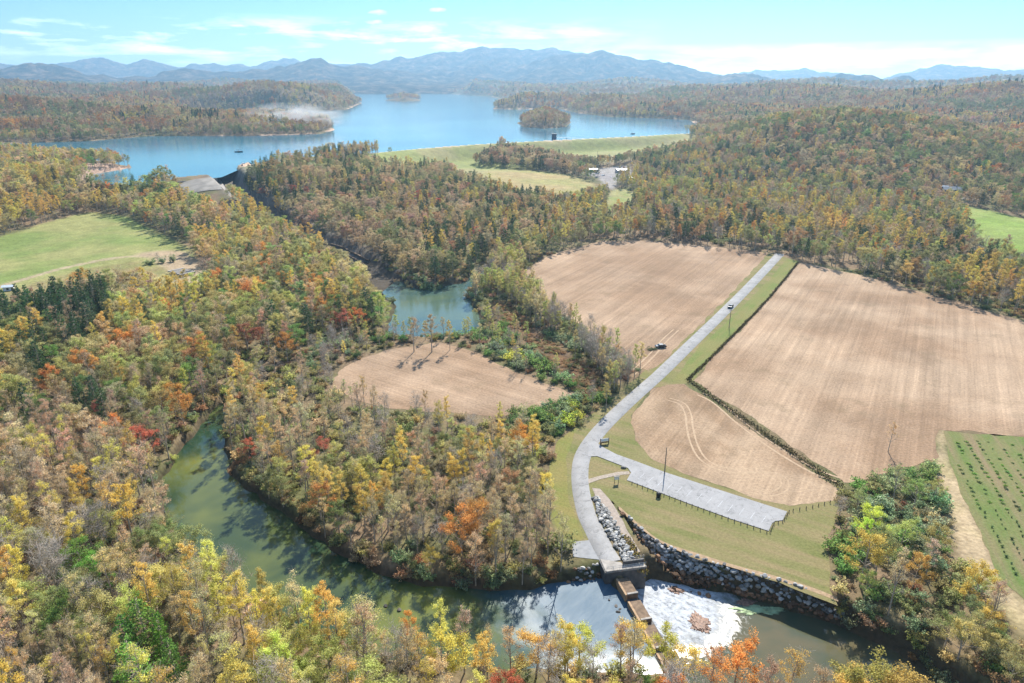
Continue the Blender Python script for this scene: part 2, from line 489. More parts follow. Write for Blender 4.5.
def ground_material():
    m, nt, b = mat('ground_cover')
    a = N(nt, 'ShaderNodeAttribute', attribute_type='GEOMETRY', attribute_name='gcol')
    p = pos(nt)
    f1 = noise(nt, p, .9, 6, .6)
    f2 = noise(nt, p, .12, 4)
    c = mix(nt, 1.0, a.outputs['Color'], ramp(nt, f1, [(.25, .6), (.75, 1.4)]), 'MULTIPLY')
    c = mix(nt, 1.0, c, ramp(nt, f2, [(.3, .82), (.7, 1.18)]), 'MULTIPLY')
    nt.links.new(c, b.inputs['Base Color'])
    b.inputs['Roughness'].default_value = .95
    b.inputs['Specular IOR Level'].default_value = .08
    bump(nt, b, f1, .25, .6)
    return m

V, Q = polar('ground', 22, 5700, 1.0065, height, ratio_far=1.009)
me = mesh_np('ground', V, Q, ground_material(), True)
at = me.attributes.new('gcol', 'FLOAT_COLOR', 'POINT')
at.data.foreach_set('color', ground_colour(V).astype(np.float32).ravel())
tag(link('ground', me), 'valley floor and wooded hills running to the mountains', None, None, 'structure')

# ------------------------------------------------------------------ mountains
def crest(px, R, pts):
    """heights of a skyline at bearing of pixel column"""
    xs = np.array([p[0] for p in pts], float); ys = np.array([p[1] for p in pts], float)
    az = np.arctan((xs - CX) / F * CS / (1.0))      # near the horizon a column is a bearing (within a degree)
    az = np.arctan2((xs - CX) / F, CS - (ys - CY) / F * SN)
    el = np.arctan2(-SN - (ys - CY) / F * CS, np.hypot((xs - CX) / F, CS - (ys - CY) / F * SN))
    return az, CAMZ + R * np.tan(el)

LAYERS = [
    (11000, 1700, [(-300, 70), (-100, 66), (0, 61), (40, 66), (68, 61), (100, 57.5), (125, 62), (142, 59), (180, 68), (215, 62), (250, 66), (285, 60), (330, 63), (420, 66), (560, 66), (690, 68), (720, 75), (760, 71), (800, 68), (850, 72), (880, 77), (910, 71), (940, 67), (965, 66), (990, 69), (1024, 68), (1150, 66), (1400, 72)]),
    (8700, 2000, [(-300, 84), (260, 84), (310, 74), (345, 66), (375, 62), (400, 58), (440, 52), (462, 50), (480, 45), (500, 49), (520, 50), (534, 48), (552, 47), (580, 53), (640, 62), (720, 76), (800, 84), (1400, 84)]),
    (7400, 1400, [(-300, 84), (470, 82), (500, 74), (530, 62), (560, 55), (585, 53), (602, 50.5), (620, 56), (650, 60), (672, 63), (700, 70), (740, 78), (800, 82), (1400, 84)]),
    (7200, 1300, [(-300, 64), (-100, 68), (0, 70), (30, 62), (60, 66), (95, 75), (150, 76), (185, 68), (220, 73), (265, 70), (300, 64), (318, 59), (345, 66), (390, 69), (430, 75), (480, 74), (520, 79), (600, 84), (1400, 84)]),
    (6300, 700, [(-300, 84), (640, 84), (690, 80), (725, 75), (750, 73.5), (775, 78), (800, 80), (830, 75), (860, 74), (880, 79), (905, 76), (925, 80), (980, 80), (1024, 76), (1150, 78), (1400, 80)]),
]
def mtn(X, Y):
    R = np.hypot(X, Y); A = np.arctan2(X, Y)
    h = 60 + 25 * fbm(X / 500, Y / 500, 71, 3)
    for i, (Rc, W, pts) in enumerate(LAYERS):
        az, z = crest(None, Rc, pts)
        o = np.argsort(az)
        wob = (fbm(A * 30, R * 0 + i, 90 + i, 3) - .5) * W * .35
        S = np.interp(A, az[o], z[o]) + (fbm(A * 60, R * 0 + 3.7 * i, 81 + i, 5) - .5) * .0095 * Rc
        t = (R - Rc - wob * 0) / W
        spur = 1 - np.abs(2 * fbm(X / 900 + 5 * i, Y / 900, 101 + i, 5) - 1)
        spur2 = 1 - np.abs(2 * fbm(X / 330 + 5 * i, Y / 330, 121 + i, 4) - 1)
        at_ = np.clip(np.abs(t), 0, 1)
        prof = (1 - at_) ** 1.15
        rel = np.maximum(S - 70, 0)
        cut = smooth(0, .25, at_) * (1 - smooth(.9, 1.0, at_))
        h = np.maximum(h, 70 + rel * np.clip(prof - cut * ((1 - spur) * .75 + (1 - spur2) * .28) + cut * .10, 0, 1))
    return h - 60 * (1 - smooth(5300, 5700, R))
V, Q = polar('mountains', 5300, 13200, 1.0036, mtn, 46, 80, .11)
m, nt, b = mat('wooded_slopes')
p = pos(nt)
f1, f2 = noise(nt, p, .010, 7, .72), noise(nt, p, .0016, 4)
c = ramp(nt, f1, [(.36, (.006, .009, .008)), (.47, (.035, .036, .022)), (.56, (.13, .085, .05)), (.66, (.26, .17, .10))])
c = mix(nt, 1.0, c, ramp(nt, f2, [(.3, .7), (.7, 1.25)]), 'MULTIPLY')
nt.links.new(c, b.inputs['Base Color']); b.inputs['Roughness'].default_value = 1; b.inputs['Specular IOR Level'].default_value = 0
bump(nt, b, f1, 30, 1.0)
tag(link('mountains', mesh_np('mountains', V, Q, m, True)), 'long blue mountain range beyond the lake', None, None, 'structure')

# ------------------------------------------------------------------ flat sheets
def sheet(name, P, z, m, jitter=0.0, step=3.0, label=None, kind='structure'):
    P = np.asarray(P, float)
    if jitter:
        out = []
        for i in range(len(P)):
            a, b_ = P[i], P[(i + 1) % len(P)]
            L = np.hypot(*(b_ - a)); k = max(1, int(L / step))
            nrm = np.array([-(b_ - a)[1], (b_ - a)[0]]) / (L + 1e-9)
            for q in range(k):
                c = a + (b_ - a) * q / k
                w = fbm(np.array([c[0] / 7]), np.array([c[1] / 7]), 77, 3)[0] - .5
                out.append(c + nrm * w * 2 * jitter)
        P = np.array(out)
    tri = tessellate_polygon([[Vector((x, y, 0)) for x, y in P]])
    me = bpy.data.meshes.new(name)
    fs = []
    for t in tri:
        a, b_, c = (P[i] for i in t)
        fs.append(t if np.cross(b_ - a, c - a) > 0 else (t[0], t[2], t[1]))
    me.from_pydata([(x, y, z) for x, y in P], [], fs)
    me.materials.append(m)
    o = link(name, me)
    return tag(o, label, None, None, kind)

ROWDIR = math.radians(30.7)
def stubble(name, a, b_, seed, rot=ROWDIR, swirl=0.0):
    """mown maize stubble: rows along the road, pale straw, bare patches"""
    m, nt, b = mat(name)
    p0 = pos(nt)
    p = pos(nt, -rot, (1, 45, 1))
    pf = pos(nt, -rot, (1, 70, 1))
    big = noise(nt, p0, .018 + .001 * seed, 4, .6, swirl)
    rows = noise(nt, p, .55, 5, .65)
    fine = noise(nt, pf, 1.6, 3, .7)
    grit = noise(nt, p0, 1.3, 5, .7)
    w2 = noise(nt, pos(nt, -rot, (1, 60, 1)), .16, 3, .5)
    c = mix(nt, ramp(nt, big, [(.40, 0.0), (.60, 1.0)]), [q * .90 for q in a], [q * .97 for q in b_])
    patch = noise(nt, p0, .028, 5, .62, .7)
    c = mix(nt, 1.0, c, ramp(nt, patch, [(.32, .82), (.5, 1.0), (.68, 1.12)]), 'MULTIPLY')
    c = mix(nt, 1.0, c, ramp(nt, rows, [(.3, .86), (.7, 1.14)]), 'MULTIPLY')
    c = mix(nt, 1.0, c, ramp(nt, fine, [(.3, .90), (.7, 1.10)]), 'MULTIPLY')
    c = mix(nt, 1.0, c, ramp(nt, grit, [(.3, .72), (.5, 1.0), (.72, 1.3)]), 'MULTIPLY')
    c = mix(nt, 1.0, c, ramp(nt, w2, [(.35, .90), (.65, 1.10)]), 'MULTIPLY')
    c = mix(nt, math_(nt, 'MULTIPLY', ramp(nt, noise(nt, p0, .06, 5, .7), [(.56, 0.0), (.72, 1.0)]), .55), c, (.19, .14, .085))
    nt.links.new(c, b.inputs['Base Color'])
    b.inputs['Roughness'].default_value = 1; b.inputs['Specular IOR Level'].default_value = .05
    bump(nt, b, grit, .12, .6)
    return m

sheet('field', F1, .05, stubble('stubble_upper', (0.310, 0.207, 0.130), (0.373, 0.263, 0.174), 1), 1.3, 2, 'mown tan field between the marsh and the road')
sheet('field', F2, .05, stubble('stubble_large', (0.310, 0.207, 0.130), (0.383, 0.275, 0.183), 2), 2.2, 2, 'large mown tan field right of the road')
sheet('field', F3, .05, stubble('stubble_corner', (0.302, 0.204, 0.126), (0.369, 0.265, 0.173), 3, ROWDIR, 1.2), 1.6, 1.5, 'small tan field beside the parking lot')
sheet('field', F4, .05, stubble('stubble_river', (0.310, 0.207, 0.130), (0.378, 0.266, 0.176), 4, math.radians(-55)), 1.6, 2, 'small tan field among the river woods')

def grass_mat(name, a, b_, c_, rot):
    m, nt, b = mat(name)
    p0 = pos(nt); ps = pos(nt, rot, (12, 1, 1))
    s1, g, f = noise(nt, ps, .24, 5, .6), noise(nt, p0, .07, 4), noise(nt, p0, 1.6, 5, .7)
    c = mix(nt, ramp(nt, g, [(.38, 0.0), (.62, 1.0)]), a, b_)
    c = mix(nt, ramp(nt, s1, [(.42, 0.0), (.68, .9)]), c, c_)
    c = mix(nt, 1.0, c, ramp(nt, f, [(.25, .68), (.75, 1.3)]), 'MULTIPLY')
    nt.links.new(c, b.inputs['Base Color'])
    b.inputs['Roughness'].default_value = 1; b.inputs['Specular IOR Level'].default_value = .05
    bump(nt, b, f, .1, .6)
    return m
v = PXA([(690, 545), (820, 590)])
LROT = math.atan2(v[1][1] - v[0][1], v[1][0] - v[0][0])
sheet('lawn', LAWN, .03, grass_mat('mown_grass', (0.150, 0.158, 0.055), (0.205, 0.185, 0.080), (0.262, 0.195, 0.108), LROT), 1.0, 2, 'mown grass around the parking lot and along the road')
sheet('lawn', PXA([(549, 470), (558, 440), (584, 420), (572, 440), (566, 460), (566, 480), (570, 505), (583, 538), (574, 542), (560, 541), (552, 510)]), .04,
      grass_mat('verge_grass', (0.168, 0.184, 0.052), (0.224, 0.192, 0.072), (0.232, 0.192, 0.072), LROT), .8, 2, 'grass verge left of the road')
sheet('lawn', PXA([(700, 346), (724, 324), (768, 281), (787, 259), (798, 262), (768, 299), (722, 346), (694, 378), (672, 381)]), .04,
      grass_mat('roadside_grass', (0.152, 0.184, 0.056), (0.200, 0.192, 0.072), (0.208, 0.184, 0.072), math.radians(90) - ROWDIR), .8, 2, 'long green verge right of the road')
crop_m = grass_mat('crop_ground', (0.120, 0.168, 0.048), (0.168, 0.176, 0.068), (0.240, 0.172, 0.104), math.atan2(*(PXA([(975, 509), (1012, 580)])[1] - PXA([(975, 509), (1012, 580)])[0])[::-1]))
sheet('crop_field', CROP, .05, crop_m, 1.0, 2, 'green crop field at the right edge')

def asphalt(name, c0, c1):
    m, nt, b = mat(name)
    p = pos(nt)
    f, g, h = noise(nt, p, 4, 5, .7), noise(nt, p, .16, 4), noise(nt, pos(nt, -ROWDIR, (.6, 8, 1)), .8, 4)
    c = mix(nt, ramp(nt, g, [(.35, 0.0), (.65, 1.0)]), c0, c1)
    st = noise(nt, p, .45, 6, .7, .8)
    c = mix(nt, 1.0, c, ramp(nt, st, [(.30, .60), (.44, .97), (.75, 1.06)]), 'MULTIPLY')
    c = mix(nt, 1.0, c, ramp(nt, h, [(.3, .965), (.7, 1.035)]), 'MULTIPLY')
    c = mix(nt, 1.0, c, ramp(nt, f, [(.3, .9), (.7, 1.1)]), 'MULTIPLY')
    vo = N(nt, 'ShaderNodeTexVoronoi', feature='DISTANCE_TO_EDGE'); vo.inputs['Scale'].default_value = .11
    dd = N(nt, 'ShaderNodeVectorMath', operation='ADD')
    n3 = N(nt, 'ShaderNodeTexNoise'); n3.inputs['Scale'].default_value = .4
    nt.links.new(p, n3.inputs['Vector'])
    sm = N(nt, 'ShaderNodeVectorMath', operation='SCALE'); sm.inputs['Scale'].default_value = 5
    nt.links.new(n3.outputs['Color'], sm.inputs[0])
    nt.links.new(p, dd.inputs[0]); nt.links.new(sm.outputs[0], dd.inputs[1]); nt.links.new(dd.outputs[0], vo.inputs['Vector'])
    c = mix(nt, 1.0, c, ramp(nt, vo.outputs['Distance'], [(0, .72), (.012, 1.0)]), 'MULTIPLY')
    nt.links.new(c, b.inputs['Base Color'])
    b.inputs['Roughness'].default_value = .9
    b.inputs['Specular IOR Level'].default_value = .12
    bump(nt, b, f, .02, .4)
    return m
road_m = asphalt('bleached_asphalt', (0.27, 0.262, 0.25), (0.34, 0.33, 0.318))

def strip(name, C, W, z, m, label):
    C = np.asarray(C); T = np.gradient(C, axis=0); T /= np.linalg.norm(T, axis=1)[:, None]
    Nn = np.stack([-T[:, 1], T[:, 0]], 1)
    W = np.broadcast_to(np.asarray(W, float), (len(C),))[:, None] / 2
    # a low rounded carriageway with real shoulders
    cols = [(-1, -.06), (-.96, .06), (0, .09), (.96, .06), (1, -.06)]
    V = np.concatenate([np.concatenate([C + Nn * W * a, np.full((len(C), 1), z + dz)], 1) for a, dz in cols])
    n = len(C); k = np.arange(n - 1)
    Q = np.concatenate([np.stack([k + j * n, k + (j + 1) * n, k + 1 + (j + 1) * n, k + 1 + j * n], 1) for j in range(4)])[:, ::-1]
    return tag(link(name, mesh_np(name, V, Q, m, True)), label, None, None, 'structure')
RC = catmull([PX(x, y) for x, y in ROAD_C], 6)
rw = np.interp(np.arange(len(RC)), [0, 10, 30, 60, len(RC) - 1], [4.6, 4.8, 4.6, 5.0, 5.4])
strip('road', RC, rw, .06, road_m, 'pale asphalt road from the weir to the far wood')
LOT = PXA([(589, 444.5), (594, 441), (603, 447.5), (616, 454.5), (637, 462), (665, 472.6), (720, 490.5), (787, 512), (782.6, 520.7), (775, 521.5), (772, 524), (768.6, 531.5),
           (730, 519), (690, 504.5), (652, 490), (626.8, 480.5), (631, 473), (628, 468.5), (610, 461.5), (597, 456.5), (588, 457)])
sheet('parking_lot', LOT, .16, asphalt('pale_lot_asphalt', (0.30, 0.293, 0.285), (0.345, 0.336, 0.326)), 0, 3, 'pale paved parking lot')
sheet('path', PXA([(587, 479.5), (600, 476), (618, 472), (629, 471.5), (630, 474.5), (618, 475.5), (600, 479.5), (587, 484.5)]), .09, plain('gravel_path', (0.331, 0.274, 0.216), .95, .2, 2), .2, 1, 'short gravel path to the lot')
sheet('path', PXA([(572.5, 542.4), (590, 540.4), (603, 557), (601, 560), (573.4, 556.8)]), .08, plain('pad_concrete', (0.274, 0.274, 0.274), .9, .15, .8), .15, 1, 'concrete pad left of the road end')
sheet('path', PXA([(592, 488), (600, 489), (611, 501), (624, 523), (641, 552), (635, 556.5), (618, 530), (606, 508), (596, 496)]), .07, plain('ramp_gravel', (0.324, 0.266, 0.216), .95, .2, 1.2), .4, 1, 'gravel ramp between the two stone banks')
# parking bay lines
lot_a, lot_b = PXA([(637, 480.5)])[0], PXA([(765, 526)])[0]
dv = lot_b - lot_a; L = np.hypot(*dv); dv /= L
nv = np.array([-dv[1], dv[0]])
if nv[1] < 0: nv = -nv
for k in range(int(L / 2.75) + 1):
    a = lot_a + dv * (k * 2.75) + nv * .7
    o = MB().prism([a, a + dv * .11, a + dv * .11 + nv * 3.4, a + nv * 3.4], .163, .170).build('parking_line', M['paint_line'])
    tag(o, 'worn white bay line painted on the parking lot', 'parking line', 'bay lines of the parking lot', 'structure')

tm_ = plain('flattened_straw', (.405, .29, .185), 1, .2, 1.2)
def track(pts, gauge, wd, label):
    C = catmull([PX(*p) for p in pts], 6); T_ = np.gradient(C, axis=0); T_ /= np.linalg.norm(T_, axis=1)[:, None]
    Nn = np.stack([-T_[:, 1], T_[:, 0]], 1)
    for g in (-gauge / 2, gauge / 2):
        ww = wd * (.5 + fbm(C[:, 0] / 4, C[:, 1] / 4, 55, 2))[:, None]
        A1, B1 = C + Nn * (g - ww / 2), C + Nn * (g + ww / 2)
        n = len(C); k = np.arange(n - 1)
        V = np.concatenate([np.c_[B1, np.full(n, .062)], np.c_[A1, np.full(n, .062)]])
        tag(link('wheel_track', mesh_np('wheel_track', V, np.stack([k, k + n, k + 1 + n, k + 1], 1), tm_)), label, None, None, 'structure')
track([(668, 399), (682, 404), (688, 414), (690, 428), (694, 444), (702, 458), (716, 467), (735, 471), (752, 470)], 1.9, .55, 'pale wheel track curving over the corner field')
track([(742, 476), (766, 474), (782, 478), (784, 488), (770, 494), (748, 490)], 1.9, .45, 'pale wheel loop at the far end of the corner field')
track([(700, 394), (716, 402), (742, 424), (775, 448), (812, 470), (838, 480)], 2.6, .6, 'pale headland wheel track of the large field')
track([(632, 374), (652, 355), (664, 341), (676, 330)], 2.2, .5, 'pale wheel track at the corner of the upper field')

# ------------------------------------------------------------------ water
def water(name, base_a, base_b, scale, rough, bump_d, foam=None, label=None, tint_noise=.05, rip=(1, 1, 1), race=None, bs=.7):
    m, nt, b = mat(name)
    p0 = pos(nt); p = pos(nt, .5, rip)
    g = noise(nt, p0, tint_noise, 3, .5, .6)
    c = mix(nt, ramp(nt, g, [(.38, 0.0), (.62, 1.0)]), base_a, base_b)
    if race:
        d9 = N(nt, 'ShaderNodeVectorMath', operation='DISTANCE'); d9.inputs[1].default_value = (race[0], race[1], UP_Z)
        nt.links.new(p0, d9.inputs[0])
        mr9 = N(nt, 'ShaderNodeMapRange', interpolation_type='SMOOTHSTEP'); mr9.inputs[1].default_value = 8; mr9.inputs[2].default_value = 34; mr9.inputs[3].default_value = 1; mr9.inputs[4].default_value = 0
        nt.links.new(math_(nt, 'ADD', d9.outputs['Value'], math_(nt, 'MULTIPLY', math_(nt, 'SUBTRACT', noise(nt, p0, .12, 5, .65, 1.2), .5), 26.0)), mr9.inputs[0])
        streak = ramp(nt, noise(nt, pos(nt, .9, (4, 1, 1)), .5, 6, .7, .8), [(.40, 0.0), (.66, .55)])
        c = mix(nt, mr9.outputs[0], c, mix(nt, streak, (.040, .095, .145), (.13, .18, .215)))  # blue base near the sill stands in for reflected sky; paler foam streaks
    w1, w2 = noise(nt, p, scale, 4, .6), noise(nt, p, scale * .16, 3)
    hgt = math_(nt, 'ADD', w1, math_(nt, 'MULTIPLY', w2, 1.5))
    b.inputs['Specular IOR Level'].default_value = .5
    b.inputs['IOR'].default_value = 1.333
    if foam:
        fx, fy, r0, r1 = foam
        d = N(nt, 'ShaderNodeVectorMath', operation='DISTANCE'); d.inputs[1].default_value = (fx, fy, DOWN_Z)
        nt.links.new(p0, d.inputs[0])
        mr = N(nt, 'ShaderNodeMapRange'); mr.inputs[1].default_value = r0; mr.inputs[2].default_value = r1; mr.inputs[3].default_value = .27; mr.inputs[4].default_value = -.40
        nt.links.new(d.outputs['Value'], mr.inputs[0])
        fn = noise(nt, pos(nt, .2, (1, 1, 1)), .55, 7, .72, 1.2)
        fn2 = noise(nt, p0, .09, 4, .6, .8)
        f = math_(nt, 'ADD', math_(nt, 'ADD', math_(nt, 'MULTIPLY', fn, .6), math_(nt, 'MULTIPLY', fn2, .4)), mr.outputs[0])
        ff = ramp(nt, f, [(.46, 0.0), (.74, 1.0)])
        nt.links.new(ramp(nt, ff, [(0, .5), (.6, .08)]), b.inputs['Specular IOR Level'])
        c = mix(nt, ff, c, (.47, .49, .51))
        nt.links.new(ramp(nt, ff, [(0, rough), (1, .75)]), b.inputs['Roughness'])
        fs_ = noise(nt, pos(nt, .9, (1, 2.2, 1)), 1.5, 5, .75)
        c = mix(nt, ff, c, mix(nt, 1.0, c, ramp(nt, fs_, [(.34, .28), (.47, .85), (.62, 1.15)]), 'MULTIPLY'))
        hgt = math_(nt, 'ADD', hgt, math_(nt, 'MULTIPLY', fn, 2.0))
    elif race:      # the current breaks up as it nears the sill
        d = N(nt, 'ShaderNodeVectorMath', operation='DISTANCE'); d.inputs[1].default_value = (race[0], race[1], UP_Z)
        nt.links.new(p0, d.inputs[0])
        dn = math_(nt, 'ADD', d.outputs['Value'], math_(nt, 'MULTIPLY', math_(nt, 'SUBTRACT', noise(nt, p0, .09, 4, .6, 1.0), .5), 26.0))
        mr = N(nt, 'ShaderNodeMapRange', interpolation_type='SMOOTHSTEP'); mr.inputs[1].default_value = 8; mr.inputs[2].default_value = 30; mr.inputs[3].default_value = .60; mr.inputs[4].default_value = rough
        nt.links.new(dn, mr.inputs[0]); nt.links.new(mr.outputs[0], b.inputs['Roughness'])
    else:
        b.inputs['Roughness'].default_value = rough
    nt.links.new(c, b.inputs['Base Color'])
    bump(nt, b, hgt, bump_d, bs)
    return m

def grow(P, r):
    """outline pushed out under its banks"""
    P = np.asarray(P)
    A = np.roll(P, 1, 0) ; B = np.roll(P, -1, 0)
    T = B - A; T /= np.linalg.norm(T, axis=1)[:, None]
    area = .5 * np.sum(P[:, 0] * np.roll(P[:, 1], -1) - P[:, 1] * np.roll(P[:, 0], -1))
    Nn = np.stack([T[:, 1], -T[:, 0]], 1) * (1 if area > 0 else -1)
    return P + Nn * r
ru = grow(RIVER_UP, 2.0)
# along the weir the two pools meet under the sill: keep the straight edge there
for i in range(len(RIVER_UP)):
    if 16 <= i <= 20: ru[i] = RIVER_UP[i]
rd = grow(RIVER_DOWN, 2.0)
for i in (0, 17, 18): rd[i] = RIVER_DOWN[i] - np.array([.8, 0])
wx, wy = PX(668, 604, DOWN_Z)
rcx, rcy = PX(606, 602, UP_Z)
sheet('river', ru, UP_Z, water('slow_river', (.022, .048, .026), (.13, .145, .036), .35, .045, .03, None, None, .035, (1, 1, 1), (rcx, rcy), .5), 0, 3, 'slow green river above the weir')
sheet('river', rd, DOWN_Z, water('tailwater', (0.064, 0.076, 0.044), (0.120, 0.100, 0.052), .6, .05, .014, (wx, wy, 9, 24), None, .08, (1, 1, 1), None, .3), 0, 3, 'white water and shallow river below the weir')
sheet('river', grow(POND, 2.0), UP_Z, water('pond_water', (.04, .085, .085), (.085, .125, .075), .5, .12, .04, None, None, .03), 0, 3, 'backwater pool beside the marsh')
x0, y0 = LAKE.min(0) - 400; x1, y1 = LAKE.max(0) + 300
lake = grow(LAKE, 6.0)
sheet('lake', lake, LAKE_Z, water('lake_water', (.012, .105, .165), (.045, .175, .215), .22, .13, .05, None, None, .0045, (3.5, 1, 1)), 0, 3, 'wide blue lake behind the dam')

# ------------------------------------------------------------------ tree prototypes
def tubes(paths, sides):
    """many tapered tubes as one mesh: paths = list of (pts(k,3), radii(k))"""
    V, Fq, b = [], [], 0
    an = np.arange(sides) * 2 * np.pi / sides
    ca, sa = np.cos(an), np.sin(an)
    for P, R in paths:
        P = np.asarray(P, float); k = len(P)
        T = np.gradient(P, axis=0); T /= np.linalg.norm(T, axis=1)[:, None] + 1e-9
        ref = np.where(np.abs(T[:, 2:3]) < .9, np.array([[.2, .1, 1.0]]), np.array([[1.0, .1, 0]]))
        A = np.cross(T, ref); A /= np.linalg.norm(A, axis=1)[:, None]
        B = np.cross(T, A)
        R = np.asarray(R, float)[:, None, None]
        V.append((P[:, None] + R * (A[:, None] * ca[None, :, None] + B[:, None] * sa[None, :, None])).reshape(-1, 3))
        i = np.arange(k - 1)[:, None] * sides + np.arange(sides)[None]
        j = np.arange(k - 1)[:, None] * sides + (np.arange(sides)[None] + 1) % sides
        Fq.append(b + np.stack([i, j, j + sides, i + sides], -1).reshape(-1, 4))
        b += k * sides
    return np.concatenate(V), np.concatenate(Fq)

def unit(n, r):
    v = r.normal(size=(n, 3)); return v / np.linalg.norm(v, axis=1)[:, None]

def leaves_mesh(name, C, S, r, m, flat=0.0, long_=.75):
    n = len(C)
    nr = unit(n, r); nr[:, 2] += flat; nr /= np.linalg.norm(nr, axis=1)[:, None]
    a = np.cross(nr, unit(n, r)); a /= np.linalg.norm(a, axis=1)[:, None] + 1e-9
    b_ = np.cross(nr, a)
    s = np.broadcast_to(S, (n,))[:, None]
    V = np.stack([C - a * s, C - b_ * s * long_, C + a * s, C + b_ * s * long_], 1).reshape(-1, 3)
    me = mesh_np(name, V, np.arange(n * 4).reshape(n, 4), m)
    at = me.attributes.new('lv', 'FLOAT', 'FACE')
    at.data.foreach_set('value', r.random(n).astype(np.float32))
    return me

def grow_tree(seed, H, trunk_to, limbs_from, nl, spread, up, sub, r0, top_bias=0.0, lean=.03):
    """returns branch paths and clump centres"""
    r = np.random.default_rng(seed)
    k = 7
    t = np.linspace(0, 1, k)
    bend = np.cumsum(r.normal(0, lean, (k, 2)), 0) * H * .25
    trunk = np.stack([bend[:, 0] * t, bend[:, 1] * t, t * H * trunk_to], 1)
    paths = [(trunk, r0 * (1 - .8 * t))]
    tips = [(trunk[-1], 1.0)]
    az = r.uniform(0, 6.28)
    for i in range(nl):
        q = limbs_from + (1 - limbs_from) * ((i + r.random() * .7) / nl)
        base = np.array([np.interp(q, t, trunk[:, d]) for d in range(3)])
        az += 2.4 + r.normal(0, .35)
        u = up + r.normal(0, .12) + .35 * (q - .5)
        L = spread * H * (1.05 - .55 * max(0, q - .35) / .65) * r.uniform(.75, 1.15)
        d = np.array([math.cos(az) * math.cos(u), math.sin(az) * math.cos(u), math.sin(u)])
        tt = np.linspace(0, 1, 4)
        limb = base + d * L * tt[:, None] + np.array([0, 0, 1.0]) * (tt[:, None] ** 2) * L * .22 + r.normal(0, .035 * L, (4, 3)) * tt[:, None]
        rr = r0 * (1 - .8 * q) * .55
        paths.append((limb, rr * (1 - .8 * tt)))
        tips.append((limb[-1], .9))
        for s_ in range(sub):
            f = r.uniform(.35, .95)
            b0 = np.array([np.interp(f, tt, limb[:, e]) for e in range(3)])
            dd = d * .6 + unit(1, r)[0] * .75 + np.array([0, 0, .35]); dd /= np.linalg.norm(dd)
            l2 = L * r.uniform(.28, .5)
            sb = b0 + dd * l2 * np.linspace(0, 1, 3)[:, None] + np.array([[0, 0, 0], [0, 0, .04 * l2], [0, 0, .16 * l2]])
            paths.append((sb, rr * .42 * np.array([1, .6, .25])))
            tips.append((sb[-1], .75)); tips.append((sb[1], .6))
    return paths, tips, r

def twigs(paths, tips, r, n, ln):
    out = []
    P = np.array([t[0] for t in tips])
    for i in range(n):
        b0 = P[r.integers(len(P))] + r.normal(0, .15, 3)
        d = unit(1, r)[0] + np.array([0, 0, .7]); d /= np.linalg.norm(d)
        l = ln * r.uniform(.6, 1.3)
        out.append((np.array([b0, b0 + d * l * .5 + r.normal(0, .06 * l, 3), b0 + d * l]), np.array([.032, .024, .010])))
    return out

PROTO = {}     # kind -> list of dict(trunk mesh, crown mesh)
def add_proto(kind, trunk, crown): PROTO.setdefault(kind, []).append((trunk, crown))

def clumps(tips, r, per, rad, hmin, hmax, keep=1.0, squash=.75):
    C = []
    for p, w in tips:
        if r.random() > keep or p[2] < hmin: continue
        n = max(3, int(per * w * r.uniform(.5, 1.4)))
        q = unit(n, r) * (r.random((n, 1)) ** .45) * rad * w * r.uniform(.75, 1.25)
        q[:, 2] *= squash
        C.append(p + q)
    return np.concatenate(C)

H0 = 18.0
for s in range(5):      # broad leafy crowns
    paths, tips, r = grow_tree(100 + s, H0, .82, .26, 11, .30, .62, 4, .27)
    tv, tf = tubes(paths, 5)
    C = clumps(tips, r, 96, 1.40, 2.5, H0, .9)
    add_proto('round', mesh_np('trunk', tv, tf, M['bark'], True), leaves_mesh('crown', C, .088 + .085 * r.random(len(C)), r, M['leaf'], .35))
for s in range(5):      # tall narrow crowns
    paths, tips, r = grow_tree(200 + s, 22.0, .93, .38, 15, .155, .75, 3, .29)
    tv, tf = tubes(paths, 5)
    C = clumps(tips, r, 70, 1.08, 5, 22, .9)
    add_proto('tall', mesh_np('trunk', tv, tf, M['bark'], True), leaves_mesh('crown', C, .085 + .075 * r.random(len(C)), r, M['leaf'], .3))
for s in range(6):      # half-bare crowns, leaves left near the top
    paths, tips, r = grow_tree(300 + s, 20.0, .92, .30, 14, .185, .8, 4, .30)
    tw = twigs(paths, tips, r, 160, 1.7)
    tv, tf = tubes(paths, 5); tv2, tf2 = tubes(tw, 3)
    C = clumps([t for t in tips if t[0][2] > 9.5 + 5 * r.random()], r, 52, 1.12, 5, 20, .72)
    add_proto('sparse', mesh_np('trunk', np.concatenate([tv, tv2]), [tf, tf2 + len(tv)], M['bark'], True), leaves_mesh('crown', C, .075 + .07 * r.random(len(C)), r, M['leaf'], .2))
for s in range(4):      # bare crowns
    paths, tips, r = grow_tree(400 + s, 17.0, .85, .25, 13, .25, .85, 5, .22)
    tv, tf = tubes(paths, 5)
    tw = twigs(paths, tips, r, 420, 1.9)
    v2, f2 = tubes(tw, 3)
    add_proto('bare', mesh_np('trunk', tv, tf, M['bark'], True), mesh_np('twig_crown', v2, f2, None, True))
